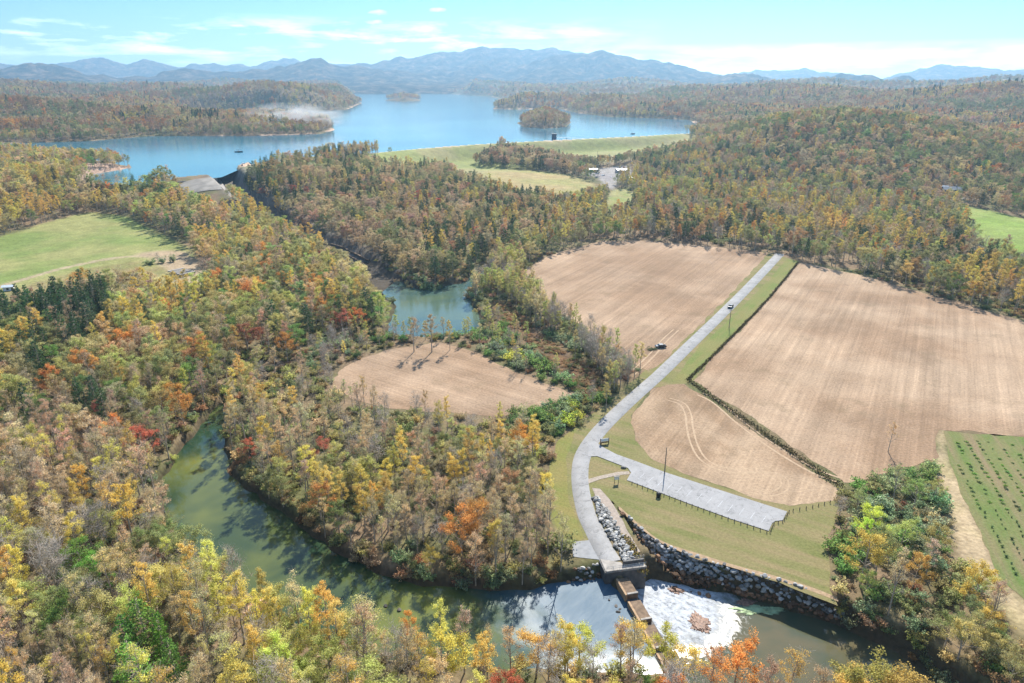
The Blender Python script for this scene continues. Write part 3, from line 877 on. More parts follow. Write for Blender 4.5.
for s in range(5):      # pines: whorls of drooping boughs
    r = np.random.default_rng(500 + s)
    Hp = 19.0
    paths = [(np.array([[0, 0, 0], [r.normal(0, .15), r.normal(0, .15), Hp * .5], [r.normal(0, .2), r.normal(0, .2), Hp]]), np.array([.26, .16, .03]))]
    C, S = [], []
    z = Hp * .22
    while z < Hp - .4:
        q = (z - Hp * .22) / (Hp * .78)
        Lb = (3.7 * (1 - q) ** .75 + .35) * (.75 + .25 * min(1, q * 4))
        nb = 5 if q < .8 else 4
        a0 = r.uniform(0, 6.28)
        for i in range(nb):
            if r.random() < .12: continue
            a = a0 + i * 6.283 / nb + r.normal(0, .22)
            l = Lb * r.uniform(.65, 1.15)
            d = np.array([math.cos(a), math.sin(a), 0])
            zz = z + r.normal(0, .2)
            tip = d * l + np.array([0, 0, zz + l * (.12 + .3 * q)])
            paths.append((np.array([[0, 0, zz], d * l * .5 + np.array([0, 0, zz + l * .1]), tip]), np.array([.06, .04, .015])))
            n = int(26 * l / 2 + 10)
            u = r.random((n, 1)) ** .6
            side = np.array([-d[1], d[0], 0])
            c = np.array([0, 0, zz]) + (tip - np.array([0, 0, zz])) * (.25 + .8 * u) + side * r.normal(0, .32, (n, 1)) * l * .5 + np.array([0, 0, 1]) * r.normal(.08, .16, (n, 1))
            C.append(c)
        z += r.uniform(.75, 1.1)
    C = np.concatenate(C)
    tv, tf = tubes(paths, 5)
    add_proto('pine', mesh_np('trunk', tv, tf, M['bark'], True), leaves_mesh('crown', C, .20 + .13 * r.random(len(C)), r, M['needle'], .6, .45))
for s in range(5):      # shrubs, leafy to the ground
    r = np.random.default_rng(600 + s)
    paths, tips = [], []
    for i in range(9):
        a = r.uniform(0, 6.28); u = r.uniform(.5, 1.3); l = r.uniform(1.6, 3.1)
        d = np.array([math.cos(a) * math.cos(u), math.sin(a) * math.cos(u), math.sin(u)])
        t = np.linspace(0, 1, 4)[:, None]
        P = d * l * t + r.normal(0, .08, (4, 3)) * t
        paths.append((P, np.array([.05, .04, .03, .012])))
        tips += [(P[1], .7), (P[2], .95), (P[3], .9)]
        for _ in range(2):
            tips.append((P[2] + r.normal(0, .5, 3) * np.array([1, 1, .5]), .7))
    C = clumps(tips, r, 26, .8, .1, 4)
    C = C[C[:, 2] > .05]
    tv, tf = tubes(paths, 4)
    add_proto('shrub', mesh_np('stem', tv, tf, M['bark'], True), leaves_mesh('foliage', C, .12 + .10 * r.random(len(C)), r, M['leaf'], .3))
# lighter crowns for the far slopes: fewer, larger leaf sprays
for s in range(4):
    paths, tips, r = grow_tree(700 + s, 17, .8, .3, 9, .29, .62, 3, .27)
    tv, tf = tubes(paths[:10], 4)
    C = clumps(tips, r, 10, 1.7, 2.5, 17)
    add_proto('far_round', mesh_np('trunk', tv, tf, M['bark'], True), leaves_mesh('crown', C, .34 + .26 * r.random(len(C)), r, M['leaf'], .4))
for s in range(2):
    r = np.random.default_rng(750 + s)
    n = 520
    h = r.random(n) ** .8
    a = r.uniform(0, 6.28, n)
    rad = (1 - h) ** .8 * 3.1 * np.sqrt(r.random(n)) + .15
    C = np.stack([np.cos(a) * rad, np.sin(a) * rad, 3.5 + h * 15], 1)
    tv, tf = tubes([(np.array([[0, 0, 0], [0, 0, 9], [0, 0, 18.0]]), np.array([.25, .16, .04]))], 4)
    add_proto('far_pine', mesh_np('trunk', tv, tf, M['bark'], True), leaves_mesh('crown', C, .38 + .25 * r.random(n), r, M['needle'], .5, .5))
TW = plain('twig_bark', (.45, .385, .315), .95, .25, 1.2)
for t_, c_ in PROTO['bare']: c_.materials.append(TW)
PH = {'round': 18.0, 'tall': 22.5, 'sparse': 20.5, 'bare': 19.0, 'pine': 19.4, 'shrub': 3.0, 'far_round': 17.5, 'far_pine': 19.0}
PR = {'round': 5.2, 'tall': 3.6, 'sparse': 4.2, 'bare': 4.6, 'pine': 3.6, 'shrub': 2.6, 'far_round': 5.2, 'far_pine': 3.0}

WIDE = {'round': 1.22, 'tall': 1.08, 'sparse': 1.0, 'bare': 1.05, 'pine': 1.12}
# colours of leaves
TINT = {
    'golden': (.88, .68, .19), 'orange': (.84, .42, .13), 'rust': (.60, .39, .20), 'crimson': (.66, .24, .15),
    'straw': (.80, .65, .32), 'tan': (.74, .57, .33), 'pinkish': (.78, .56, .34), 'lime': (.70, .70, .14), 'yellow green': (.64, .62, .22),
    'olive': (.40, .42, .18), 'green': (.26, .40, .12), 'dark green': (.12, .20, .085), 'bright green': (.24, .44, .09),
    'grey': (.60, .52, .40), 'grey green': (.38, .47, .25)}

# zone -> (outline or None, height range, share of kinds and colours)
def Z(px, z=0): return PXA(px, z)
ZONES = [
    ('the brushy thicket between the crop field and the river', Z([(838, 540), (856, 490), (888, 449), (930, 456), (958, 560), (996, 606), (1060, 650), (1120, 700), (1120, 800), (1010, 770), (930, 680), (872, 640), (836, 604)]),
     [('shrub', 'grey green', .26, (2.2, 4.4)), ('shrub', 'green', .22, (2.2, 4.5)), ('shrub', 'olive', .18, (2.2, 4)), ('round', 'olive', .09, (6, 10)), ('round', 'yellow green', .10, (6, 10)), ('round', 'golden', .04, (6, 9)), ('shrub', 'straw', .06, (2.5, 4)), ('sparse', 'tan', .05, (8, 12))], 3.9),
    ('the near river bank', Z([(556, 664), (640, 666), (680, 684), (735, 700), (800, 720), (900, 760), (1000, 800), (1000, 900), (500, 900), (500, 676)]),
     [('round', 'golden', .24, (9, 13)), ('sparse', 'tan', .28, (10, 15)), ('sparse', 'straw', .17, (9, 14)), ('bare', 'grey', .18, (12, 18)), ('round', 'orange', .08, (9, 13)), ('shrub', 'yellow green', .10, (3, 5))], 4.5),
    ('the foreground wood', Z([(-700, 430), (-300, 460), (0, 462), (60, 450), (120, 470), (158, 492), (166, 520), (190, 556), (235, 590), (275, 622), (330, 642), (400, 660), (480, 668), (556, 666), (560, 900), (-900, 900)]),
     [('sparse', 'pinkish', .13, (10, 19)), ('sparse', 'tan', .20, (10, 19)), ('sparse', 'golden', .20, (11, 18)), ('sparse', 'straw', .18, (9, 18)), ('tall', 'golden', .09, (14, 18)), ('round', 'yellow green', .10, (10, 14)), ('bare', 'grey', .11, (11, 18)), ('round', 'olive', .05, (9, 13)), ('tall', 'orange', .01, (13, 16)), ('shrub', 'yellow green', .03, (3, 5))], 4.5),
    ('the wooded river bend', Z([(232, 392), (262, 362), (300, 372), (332, 382), (350, 402), (400, 414), (450, 424), (505, 424), (548, 438), (549, 470), (549, 505), (556, 545), (566, 580), (530, 588), (480, 589), (430, 585), (385, 574), (345, 556), (312, 533), (282, 512), (252, 492), (228, 470)]),
     [('sparse', 'tan', .19, (10, 15)), ('sparse', 'straw', .18, (10, 14)), ('tall', 'golden', .15, (11, 15)), ('round', 'yellow green', .12, (8, 11)), ('round', 'olive', .12, (7, 10)), ('round', 'orange', .015, (9, 12)), ('bare', 'grey', .09, (11, 15)), ('sparse', 'pinkish', .06, (10, 13)), ('shrub', 'olive', .07, (3, 5))], 4.7),
    ('the green thicket between the river woods and the road', Z([(505, 424), (520, 412), (545, 405), (580, 396), (616, 400), (606, 418), (585, 424), (562, 438), (548, 438)]),
     [('shrub', 'green', .35, (2.5, 4.5)), ('shrub', 'grey green', .25, (2.5, 4)), ('shrub', 'lime', .15, (2, 4)), ('shrub', 'olive', .25, (2, 4))], 2.9),
    ('the hedgerow beside the marsh', Z([(470, 282), (500, 262), (527, 262), (524, 284), (548, 310), (588, 334), (622, 358), (640, 378), (655, 374), (634, 396), (612, 406), (594, 402), (612, 386), (576, 354), (532, 326), (508, 304), (488, 294), (470, 306)]),
     [('tall', 'yellow green', .32, (9, 14)), ('sparse', 'straw', .26, (9, 14)), ('bare', 'grey', .18, (9, 13)), ('shrub', 'grey green', .16, (2.5, 4.5)), ('shrub', 'olive', .08, (2.5, 4))], 3.2),
    ('the belt of trees between the pool and the small field', Z([(300, 350), (340, 335), (400, 330), (474, 328), (494, 320), (525, 338), (562, 374), (590, 402), (575, 395), (520, 373), (480, 350), (440, 338), (385, 346), (345, 362), (331, 376), (300, 370)]),
     [('tall', 'yellow green', .16, (7, 11)), ('shrub', 'green', .24, (2.5, 4)), ('sparse', 'straw', .16, (7, 11)), ('shrub', 'grey green', .26, (2.5, 4)), ('tall', 'golden', .05, (7, 11)), ('bare', 'grey', .13, (8, 12))], 4.6),
    ('the pine stand below the left pasture', Z([(-40, 316), (20, 296), (70, 296), (110, 308), (120, 335), (90, 362), (40, 372), (-60, 380)]),
     [('pine', 'dark green', .62, (14, 19)), ('sparse', 'tan', .15, (13, 17)), ('round', 'olive', .15, (11, 15)), ('tall', 'golden', .08, (12, 16))], 5.2),
    ('the left hillside wood', Z([(-900, 200), (0, 175), (120, 185), (220, 190), (300, 240), (372, 268), (392, 300), (384, 330), (300, 352), (262, 362), (232, 392), (200, 430), (160, 490), (120, 470), (60, 450), (0, 462), (-300, 460), (-900, 440)]),
     [('tall', 'golden', .20, (14, 18)), ('round', 'straw', .14, (12, 16)), ('round', 'yellow green', .16, (12, 16)), ('sparse', 'tan', .13, (13, 17)), ('round', 'olive', .12, (11, 15)), ('round', 'orange', .035, (11, 15)), ('round', 'green', .05, (11, 14)), ('round', 'rust', .03, (11, 15)), ('sparse', 'pinkish', .05, (12, 16)), ('pine', 'dark green', .04, (13, 17)), ('round', 'crimson', .008, (9, 12))], 6.7),
    ('the hillside above the tailrace', Z([(228, 178), (260, 165), (330, 158), (440, 156), (470, 170), (480, 200), (560, 215), (520, 262), (470, 284), (416, 290), (380, 282), (330, 245), (250, 208)]),
     [('round', 'tan', .22, (12, 16)), ('round', 'olive', .20, (11, 15)), ('tall', 'straw', .16, (13, 17)), ('pine', 'dark green', .28, (12, 16)), ('round', 'rust', .06, (11, 15)), ('tall', 'golden', .11, (12, 16)), ('sparse', 'pinkish', .05, (12, 16)), ('round', 'crimson', .015, (8, 12))], 7.6),
    ('the grove on the dam meadow', Z([(474, 164), (500, 156), (545, 159), (578, 163), (575, 172), (530, 171), (480, 168)], 6),
     [('round', 'tan', .35, (12, 16)), ('pine', 'dark green', .25, (13, 17)), ('round', 'rust', .25, (11, 15)), ('sparse', 'straw', .15, (12, 15))], 6.5),
    ('the wood behind the tan fields', Z([(470, 190), (600, 188), (640, 176), (700, 172), (860, 200), (960, 215), (1120, 300), (1120, 345), (1024, 320), (940, 295), (860, 272), (800, 258), (640, 239), (600, 239), (545, 254), (500, 264), (470, 275)]),
     [('tall', 'golden', .16, (13, 18)), ('sparse', 'tan', .17, (13, 17)), ('round', 'olive', .17, (11, 15)), ('round', 'yellow green', .13, (11, 15)), ('tall', 'orange', .05, (12, 16)), ('bare', 'grey', .08, (12, 16)), ('pine', 'dark green', .08, (13, 17)), ('round', 'rust', .06, (11, 15)), ('shrub', 'olive', .06, (3, 5))], 6.8),
    ('the wooded hill right of the dam', None,
     [('round', 'olive', .20, (11, 15)), ('pine', 'dark green', .13, (11, 14)), ('round', 'tan', .17, (11, 15)), ('round', 'rust', .10, (11, 15)), ('round', 'green', .10, (11, 14)), ('round', 'orange', .03, (11, 14)), ('tall', 'golden', .08, (12, 16)), ('round', 'straw', .12, (11, 15)), ('sparse', 'pinkish', .05, (12, 15))], 8.2),
]
FIELDBLOCK = PXA([(648, 378), (700, 318), (752, 258), (800, 260), (860, 275), (940, 297), (1024, 322), (1150, 362), (1150, 446), (940, 430), (936, 455), (882, 476), (846, 486), (830, 520), (826, 545), (838, 604), (780, 588), (700, 566), (655, 590), (612, 575), (590, 470), (620, 410)])
OPEN = [(FIELDBLOCK, 0), (F1, .2), (F2, 1.5), (F3, 2), (F4, 1.0), (G1, 1), (CROP, 1), (CROPTRACK, 1), (LAWN, .5), (RIVER_UP, -.6), (RIVER_DOWN, -.4), (POND, -.4), (MARSH, .5), (DAMFIELD, 2), (YARD, 0)]
ROADLINE = PXA(ROAD_C)
RIPA = np.vstack([RIP_TOP, RIP_BOT[::-1]])
def _settle(px, py, z=10.0):
    x, y = PX(px, py, z)
    for _ in range(12): x, y = PX(px, py, hz(x, y))
    return x, y
HX, HY = _settle(949, 194.5)
def is_open(X, Y, Zg):
    o = np.zeros(X.shape, bool)
    for P, mgn in OPEN:
        o |= sdist(X, Y, P) < mgn
    o |= dist_line(X, Y, ROADLINE) < 6
    o |= inside(X, Y, RIPA)
    o |= inside(X, Y, PXA([(548, 470), (552, 515), (560, 548), (566, 577), (604, 575), (655, 592), (640, 556), (600, 520), (580, 470), (560, 440)]))
    o |= (sdist(X, Y, LAKE) < 1.0) & (sdist(X, Y, ISLE_A) > -1) & (sdist(X, Y, ISLE_B) > -1)
    o |= dist_line(X, Y, PXA([(184, 183), (236, 200)], 12)) < 4
    k = (dist_line(X, Y, TAIL) < 8.5) | (dist_line(X, Y, TAIL[3:] + np.array([-4.0, -9.0])) < 6)
    o |= k
    o |= inside(X, Y, PXA([(168, 184), (216, 177), (227, 190), (238, 206), (226, 206), (204, 202), (184, 197)], 16))
    o |= inside(X, Y, PXA([(222, 181), (236, 168), (250, 163), (300, 158), (330, 157), (318, 163), (285, 169), (255, 178), (238, 187)], 19))
    o |= inside(X, Y, PXA([(60, 166), (112, 165), (131, 167), (118, 171), (92, 175), (70, 176)], 20)) & (rng.random(X.shape) < .45)
    o |= (np.abs(X - PX(610, 185, 4)[0]) < 11) & (np.abs(Y - PX(610, 185, 4)[1]) < 55)
    o |= inside(X, Y, PXA([(150, 262), (198, 256), (212, 282), (196, 306), (160, 300)]))
    o |= inside(X, Y, PXA([(600, 214), (614, 190), (626, 186), (640, 196), (628, 214)], 3))
    o |= (np.hypot(X - HX, Y - HY) < 15) | ((np.abs(X - HX + .55 * (HY - Y)) < 11) & (Y < HY) & (Y > HY - 42))
    g2 = sdist(X, Y, G2) < 2
    o |= g2
    dl = dist_line(X, Y, DAMGRASS)
    gr = inside(X, Y, ZONES[10][1])
    o |= (dl < np.interp(X, [-160, -60, 100, 240], [60, 90, 150, 150])) & (X > DAMGRASS[0, 0] + 18) & (X < DAMGRASS[-1, 0] - 12) & ~gr & (Y < np.interp(X, DAMGRASS[:, 0], DAMGRASS[:, 1]) + 10)
    return o

def jitter_grid(r0, r1, s, amax=47.0):
    n = int(2 * r1 / s) + 2
    gx, gy = np.meshgrid(np.arange(-n // 2, n // 2), np.arange(0, int(n / 1.8) + 2))
    X = (gx + .5 * (gy % 2) + rng.uniform(-.38, .38, gx.shape)) * s
    Y = (gy + rng.uniform(-.38, .38, gx.shape)) * s * .9
    X, Y = X.ravel(), Y.ravel()
    R = np.hypot(X, Y); A = np.abs(np.degrees(np.arctan2(X, Y)))
    k = (R >= r0) & (R < r1) & (A < amax)
    return X[k], Y[k]

# ------------------------------------------------------------------ the trees one by one
class T: pass
TREES = []         # (x, y, z, kind, colour, height, zone)
NOTABLE = [        # foot in the photograph, kind, colour, height
    (462, 560, 'round', 'orange', 14), (478, 548, 'round', 'orange', 13), (432, 572, 'round', 'golden', 7), (150, 660, 'pine', 'bright green', 15), (134, 676, 'pine', 'bright green', 14),
    (168, 668, 'pine', 'bright green', 13), (180, 700, 'pine', 'bright green', 14), (142, 706, 'pine', 'bright green', 15), (88, 586, 'round', 'bright green', 12), (100, 596, 'round', 'bright green', 11), (66, 655, 'round', 'green', 13),
    (120, 455, 'round', 'orange', 13), (146, 470, 'round', 'crimson', 14), (168, 432, 'round', 'rust', 15), (142, 440, 'bare', 'grey', 15), (185, 428, 'round', 'orange', 13),
    (248, 352, 'round', 'crimson', 13), (262, 350, 'round', 'crimson', 11), (288, 362, 'round', 'orange', 13), (234, 366, 'round', 'rust', 13), (90, 300, 'round', 'golden', 15), (82, 305, 'round', 'orange', 15),
    (250, 462, 'round', 'crimson', 8), (325, 462, 'round', 'crimson', 8), (870, 536, 'round', 'lime', 9), (862, 545, 'round', 'lime', 8), (970, 612, 'round', 'lime', 13), (888, 452, 'sparse', 'tan', 10),
    (839, 520, 'bare', 'grey', 8), (893, 500, 'sparse', 'straw', 11), (860, 585, 'round', 'golden', 14), (875, 575, 'round', 'olive', 13), (888, 615, 'sparse', 'tan', 17), (912, 590, 'round', 'golden', 10),
    (548, 700, 'bare', 'grey', 17), (590, 704, 'bare', 'grey', 15), (630, 694, 'sparse', 'tan', 16), (662, 684, 'round', 'lime', 13), (682, 694, 'round', 'golden', 11), (732, 706, 'round', 'orange', 15), (705, 716, 'sparse', 'orange', 15), (782, 724, 'sparse', 'golden', 16), (760, 722, 'sparse', 'tan', 14), (812, 735, 'sparse', 'tan', 15), (910, 758, 'sparse', 'tan', 14),
    (505, 706, 'round', 'crimson', 8), (448, 690, 'round', 'golden', 13), (484, 702, 'tall', 'golden', 15), (646, 700, 'round', 'green', 6), (860, 742, 'round', 'golden', 17), (888, 752, 'round', 'golden', 17), (838, 738, 'round', 'golden', 15),
    (375, 432, 'sparse', 'tan', 16), (362, 428, 'sparse', 'tan', 15), (440, 452, 'sparse', 'golden', 17), (404, 480, 'tall', 'golden', 15), (520, 462, 'round', 'orange', 12), (532, 470, 'tall', 'golden', 14), (545, 505, 'round', 'golden', 10),
    (470, 480, 'tall', 'golden', 16), (508, 505, 'round', 'rust', 11), (428, 284, 'shrub', 'grey green', 6.5), (420, 282, 'shrub', 'grey green', 5), (436, 285, 'shrub', 'grey green', 5.5), (393, 300, 'shrub', 'grey green', 4),
    (432, 352, 'tall', 'straw', 16), (414, 352, 'sparse', 'straw', 15), (450, 350, 'tall', 'golden', 13), (545, 372, 'shrub', 'green', 6), (530, 366, 'shrub', 'green', 5.5), (512, 360, 'shrub', 'lime', 5), (575, 360, 'sparse', 'straw', 13), (610, 352, 'bare', 'grey', 11), (640, 372, 'tall', 'straw', 12), (606, 410, 'tall', 'yellow green', 10), (592, 408, 'bare', 'grey', 11),
    (640, 236, 'round', 'golden', 16), (662, 238, 'round', 'golden', 14), (700, 240, 'tall', 'golden', 13), (820, 258, 'tall', 'golden', 13), (905, 285, 'round', 'golden', 14), (930, 290, 'round', 'golden', 13), (1000, 312, 'bare', 'grey', 13), (990, 262, 'pine', 'dark green', 6), (1013, 268, 'pine', 'dark green', 8), (1022, 270, 'pine', 'dark green', 8),
    (980, 205, 'round', 'olive', 12), (998, 208, 'round', 'golden', 9), (598, 176, 'pine', 'dark green', 14), (390, 155, 'round', 'olive', 10), (174, 262, 'shrub', 'grey green', 5), (164, 263, 'shrub', 'grey green', 4.5), (158, 263, 'bare', 'grey', 7), (150, 264, 'shrub', 'olive', 4),
    (646, 178, 'pine', 'dark green', 13), (655, 176, 'pine', 'dark green', 14), (664, 174, 'pine', 'dark green', 14), (672, 171, 'pine', 'dark green', 13), (200, 660, 'tall', 'golden', 16), (30, 640, 'tall', 'golden', 15),
]
def zone_of(X, Y):
    z = np.full(X.shape, len(ZONES) - 1)
    for i in range(len(ZONES) - 2, -1, -1):
        z[inside(X, Y, ZONES[i][1])] = i
    return z

FORCED = []
for px, py, k, c, h in NOTABLE:
    x, y = PX(px, py)
    if y > 380:                                   # on the slopes: settle the foot on the hill
        for _ in range(12):
            x, y = PX(px, py, hz(x, y))
    z0 = hz(x, y)
    if z0 < -1.5: z0 = hz(x, y)
    FORCED.append((x, y, z0, k, c, h))
FXY = np.array([(t[0], t[1]) for t in FORCED])

def populate(r0, r1, base_spacing, per_zone=True):
    out = []
    zones = range(len(ZONES)) if per_zone else [len(ZONES) - 1]
    for zi in zones:
        s = ZONES[zi][3] if per_zone else base_spacing
        X, Y = jitter_grid(r0, r1, s)
        zz = zone_of(X, Y) if per_zone else np.full(X.shape, len(ZONES) - 1)
        k = zz == zi
        X, Y = X[k], Y[k]
        if zi == len(ZONES) - 1:
            k = np.hypot(X, Y) > 340
            X, Y = X[k], Y[k]
        if not len(X): continue
        Zg = height(X, Y)
        k = ~is_open(X, Y, Zg) & (Zg > -1.9)
        X, Y, Zg = X[k], Y[k], Zg[k]
        if not len(X): continue
        kinds = ZONES[zi][2]
        w = np.array([q[2] for q in kinds]); cw = np.cumsum(w / w.sum())
        # colours come in drifts: a smooth field decides, with scatter
        drift = fbm(X / 36, Y / 36, 200 + zi, 3); drift = (np.argsort(np.argsort(drift)) + .5) / len(drift)
        u = np.where(rng.random(len(X)) < .62, drift, rng.random(len(X)))
        pick = np.searchsorted(cw, np.clip(u, 0, .9999))
        strip = sdist(X, Y, F4) < 26 if zi == 3 else None
        near_f = np.min((X[:, None] - FXY[None, :, 0]) ** 2 + (Y[:, None] - FXY[None, :, 1]) ** 2, 1) if len(X) else []
        for i in range(len(X)):
            kd, co, _, hr = kinds[pick[i]]
            hh_ = rng.uniform(*hr)
            if zi == 3 and strip[i]:
                if rng.random() < .6: kd, co, hh_ = 'shrub', ('olive', 'straw', 'yellow green')[rng.integers(3)], rng.uniform(2.2, 3.6)
                elif kd == 'round': kd = 'sparse'
                hh_ = min(hh_, 12)
            if near_f[i] < (9 if kd == 'shrub' else 16): continue
            out.append((X[i], Y[i], Zg[i], kd, co, hh_, zi))
    return out

near = populate(58, 470, 5)
mid = populate(470, 1300, 6.6)
fz = zone_of(FXY[:, 0], FXY[:, 1])
for line, n_ in ((RIVER_UP[1:16], 210), (RIVER_UP[20:], 120), (RIVER_DOWN[6:12], 60), (POND[2:], 70)):
    seg = np.hypot(*np.diff(line, axis=0).T); cum = np.concatenate([[0], np.cumsum(seg)])
    area_ = 1
    for _ in range(n_):
        q = rng.random() * cum[-1]
        x, y = np.interp(q, cum, line[:, 0]), np.interp(q, cum, line[:, 1])
        x += rng.normal(0, 2.6); y += rng.normal(0, 2.6)
        P_ = RIVER_UP if line[0][1] < 260 or n_ in (210, 120) else POND
        P_ = {210: RIVER_UP, 120: RIVER_UP, 60: RIVER_DOWN, 70: POND}[n_]
        xa, ya = np.array([x]), np.array([y])
        d = sdist(xa, ya, P_)[0]
        zg = hz(x, y)
        if d < -.3 or d > 5 or is_open(xa, ya, np.array([zg]))[0]: continue
        co = ('olive', 'grey green', 'straw', 'tan', 'yellow green', 'rust')[rng.integers(6)]
        near.append((x, y, zg, 'shrub', co, rng.uniform(1.6, 3.4), int(zone_of(xa, ya)[0])))
near += [(*t, int(fz[i])) for i, t in enumerate(FORCED)]
FORCED_N = len(FORCED)

def far_pop(r0, r1, s, h):
    X, Y = jitter_grid(r0, r1, s)
    Zg = height(X, Y)
    k = ~is_open(X, Y, Zg)
    X, Y, Zg = X[k], Y[k], Zg[k]
    return X, Y, Zg

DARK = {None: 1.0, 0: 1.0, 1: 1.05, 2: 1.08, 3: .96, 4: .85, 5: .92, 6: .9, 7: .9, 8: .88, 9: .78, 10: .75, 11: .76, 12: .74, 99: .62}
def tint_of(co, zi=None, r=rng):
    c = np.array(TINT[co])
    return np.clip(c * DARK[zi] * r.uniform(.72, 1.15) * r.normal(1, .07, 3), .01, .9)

KINDNAME = {'round': 'leafy_tree', 'tall': 'leafy_tree', 'sparse': 'half_bare_tree', 'bare': 'bare_tree', 'pine': 'pine_tree', 'shrub': 'shrub'}
CAT = {'leafy_tree': 'leafy tree', 'half_bare_tree': 'half-bare tree', 'bare_tree': 'bare tree', 'pine_tree': 'pine', 'shrub': 'shrub'}

allt = near + [t for t in mid]
A = np.array([(t[0], t[1], t[2], t[5]) for t in allt])
px0, py0, d0 = project(A[:, 0], A[:, 1], A[:, 2])
px1, py1, d1 = project(A[:, 0], A[:, 1], A[:, 2] + A[:, 3])
wid = np.array([PR[t[3]] * t[5] / PH[t[3]] for t in allt]) * F / d0
# which trees the picture shows: paint crowns far to near into an id picture
W2, H2 = 1024, 683
ids = np.full((H2, W2), -1, np.int32)
for i in np.argsort(-d0):
    k = allt[i][3]
    top, bot = py1[i], py0[i]
    cb = bot - (bot - top) * (0.0 if k == 'shrub' else .25)
    a, b_ = int(px1[i] - wid[i] * .8), int(px1[i] + wid[i] * .8) + 1
    t_, u_ = int(top), int(cb) + 1
    if b_ <= 0 or a >= W2 or u_ <= 0 or t_ >= H2: continue
    ids[max(t_, 0):u_, max(a, 0):b_] = i
vis = np.bincount(ids[ids >= 0], minlength=len(allt))
chosen = set()
CAP = {'leafy_tree': 300, 'half_bare_tree': 300, 'bare_tree': 120, 'pine_tree': 160, 'shrub': 240}
byk = {}
for i in np.argsort(-vis):
    n = KINDNAME[allt[i][3]]
    if vis[i] < 12: break
    if byk.get(n, 0) < CAP[n]:
        byk[n] = byk.get(n, 0) + 1; chosen.add(int(i))
forced_ids = set(range(len(near) - FORCED_N, len(near)))
for i in forced_ids:
    if vis[i] > 2: chosen.add(i)

# ------------------------------------------------------------------ labels that single trees out
LOOK = {'round': 'broad {c} tree', 'tall': 'slim {c} tree', 'sparse': 'half-bare {c} tree', 'bare': 'leafless grey tree', 'pine': '{c} pine', 'shrub': '{c} shrub'}
ORD = ['first', 'second', 'third', 'fourth', 'fifth', 'sixth', 'seventh', 'eighth', 'ninth', 'tenth', 'eleventh', 'twelfth']
SHORT = {0: 'thicket beside the crop', 1: 'near river bank', 2: 'foreground wood', 3: 'river bend wood', 4: 'roadside thicket', 5: 'marsh hedgerow', 6: 'belt below the pool',
         7: 'pine stand', 8: 'left hillside wood', 9: 'tailrace hillside', 10: 'dam meadow grove', 11: 'field-edge wood', 12: 'hill beyond the fields'}
def zname(i):
    zi = allt[i][6]
    if zi != 12: return SHORT[zi]
    if px0[i] < 480: return 'far lake shore' if allt[i][1] > 900 else 'left valley side'
    return 'wooded right hill'
buckets = {}
for i in chosen:
    t = allt[i]
    buckets.setdefault((zname(i), t[3], t[4]), []).append(i)
LABEL = {}
def split_depth(L):
    L = sorted(L, key=lambda i: -py0[i])
    n = len(L)
    if n <= 7: return [('', L)]
    if n <= 14: return [('front of the ', L[:n // 2]), ('back of the ', L[n // 2:])]
    names = ['front edge of the ', 'middle of the ', 'back edge of the ']
    k = 3
    cut = [round(n * q / k) for q in range(k + 1)]
    return [(names[q], L[cut[q]:cut[q + 1]]) for q in range(k)]
for (zn, kd, co), L in buckets.items():
    look = LOOK[kd].format(c=co)
    for where, G in split_depth(L):
        G = sorted(G, key=lambda i: px1[i])
        n = len(G)
        hmax = max(G, key=lambda i: allt[i][5])
        for q, i in enumerate(G):
            place = where + zn
            pre = 'in the ' if not place.startswith(('front', 'back', 'middle')) else 'at the '
            if zn in ('near river bank', 'far lake shore', 'left valley side', 'wooded right hill', 'tailrace hillside'): pre = 'on the ' if not where else pre
            if n == 1: s = f'only {look} standing alone of its colour {pre}{place}' if False else f'the only {look} {pre}{place}'
            elif n == 2: s = f'{"left" if q == 0 else "right"} one of two {look}s {pre}{place}'
            elif q == 0: s = f'leftmost {look} {pre}{place}'
            elif q == n - 1: s = f'rightmost {look} {pre}{place}'
            elif q < 12 and q < (n + 1) // 2 + 1: s = f'{ORD[q]} {look} from left {pre}{place}'
            elif n - 1 - q < 12: s = f'{ORD[n - 1 - q]} {look} from right {pre}{place}'
            else: s = f'{look} among its likes {pre}{place}'
            LABEL[i] = s

GROUPNAME = {'leafy_tree': 'leafy autumn trees', 'half_bare_tree': 'half-bare autumn trees', 'bare_tree': 'leafless trees', 'pine_tree': 'pines', 'shrub': 'shrubs'}
SRC = {}         # (kind, variant) -> (crown object, trunk object), drawn on by the forest masses too
def plant(kind, var, x, y, z, h, rz, tint, label, group, name=None):
    name = name or KINDNAME[kind]
    tm, cm = PROTO[kind][var]
    e = empty(name, (x, y, z - .15), rz)
    s = h / PH[kind]
    w = s * rng.uniform(.75, 1.25) * WIDE.get(kind, 1)
    e.scale = (w, w, s)
    tag(e, label, CAT[name], group)
    c = SRC[(kind, var)][0].copy() if (kind, var) in SRC else bpy.data.objects.new({'shrub': 'foliage', 'bare': 'twig_crown'}.get(kind, 'crown'), cm)
    t = SRC[(kind, var)][1].copy() if (kind, var) in SRC else bpy.data.objects.new('stem' if kind == 'shrub' else 'trunk', tm)
    for o in (c, t):
        COL.objects.link(o); o.parent = e
    c['tint'] = [float(q) for q in tint]
    SRC.setdefault((kind, var), (c, t))
    return e

tree_var = rng.integers(0, 60, len(allt))
for i in sorted(chosen, key=lambda i: -vis[i]):
    t = allt[i]
    nm = KINDNAME[t[3]]
    plant(t[3], int(tree_var[i] % len(PROTO[t[3]])), t[0], t[1], t[2], t[5], rng.uniform(0, 6.28), tint_of(t[4], t[6]), LABEL.get(i), GROUPNAME[nm] + ' of the ' + zname(i))

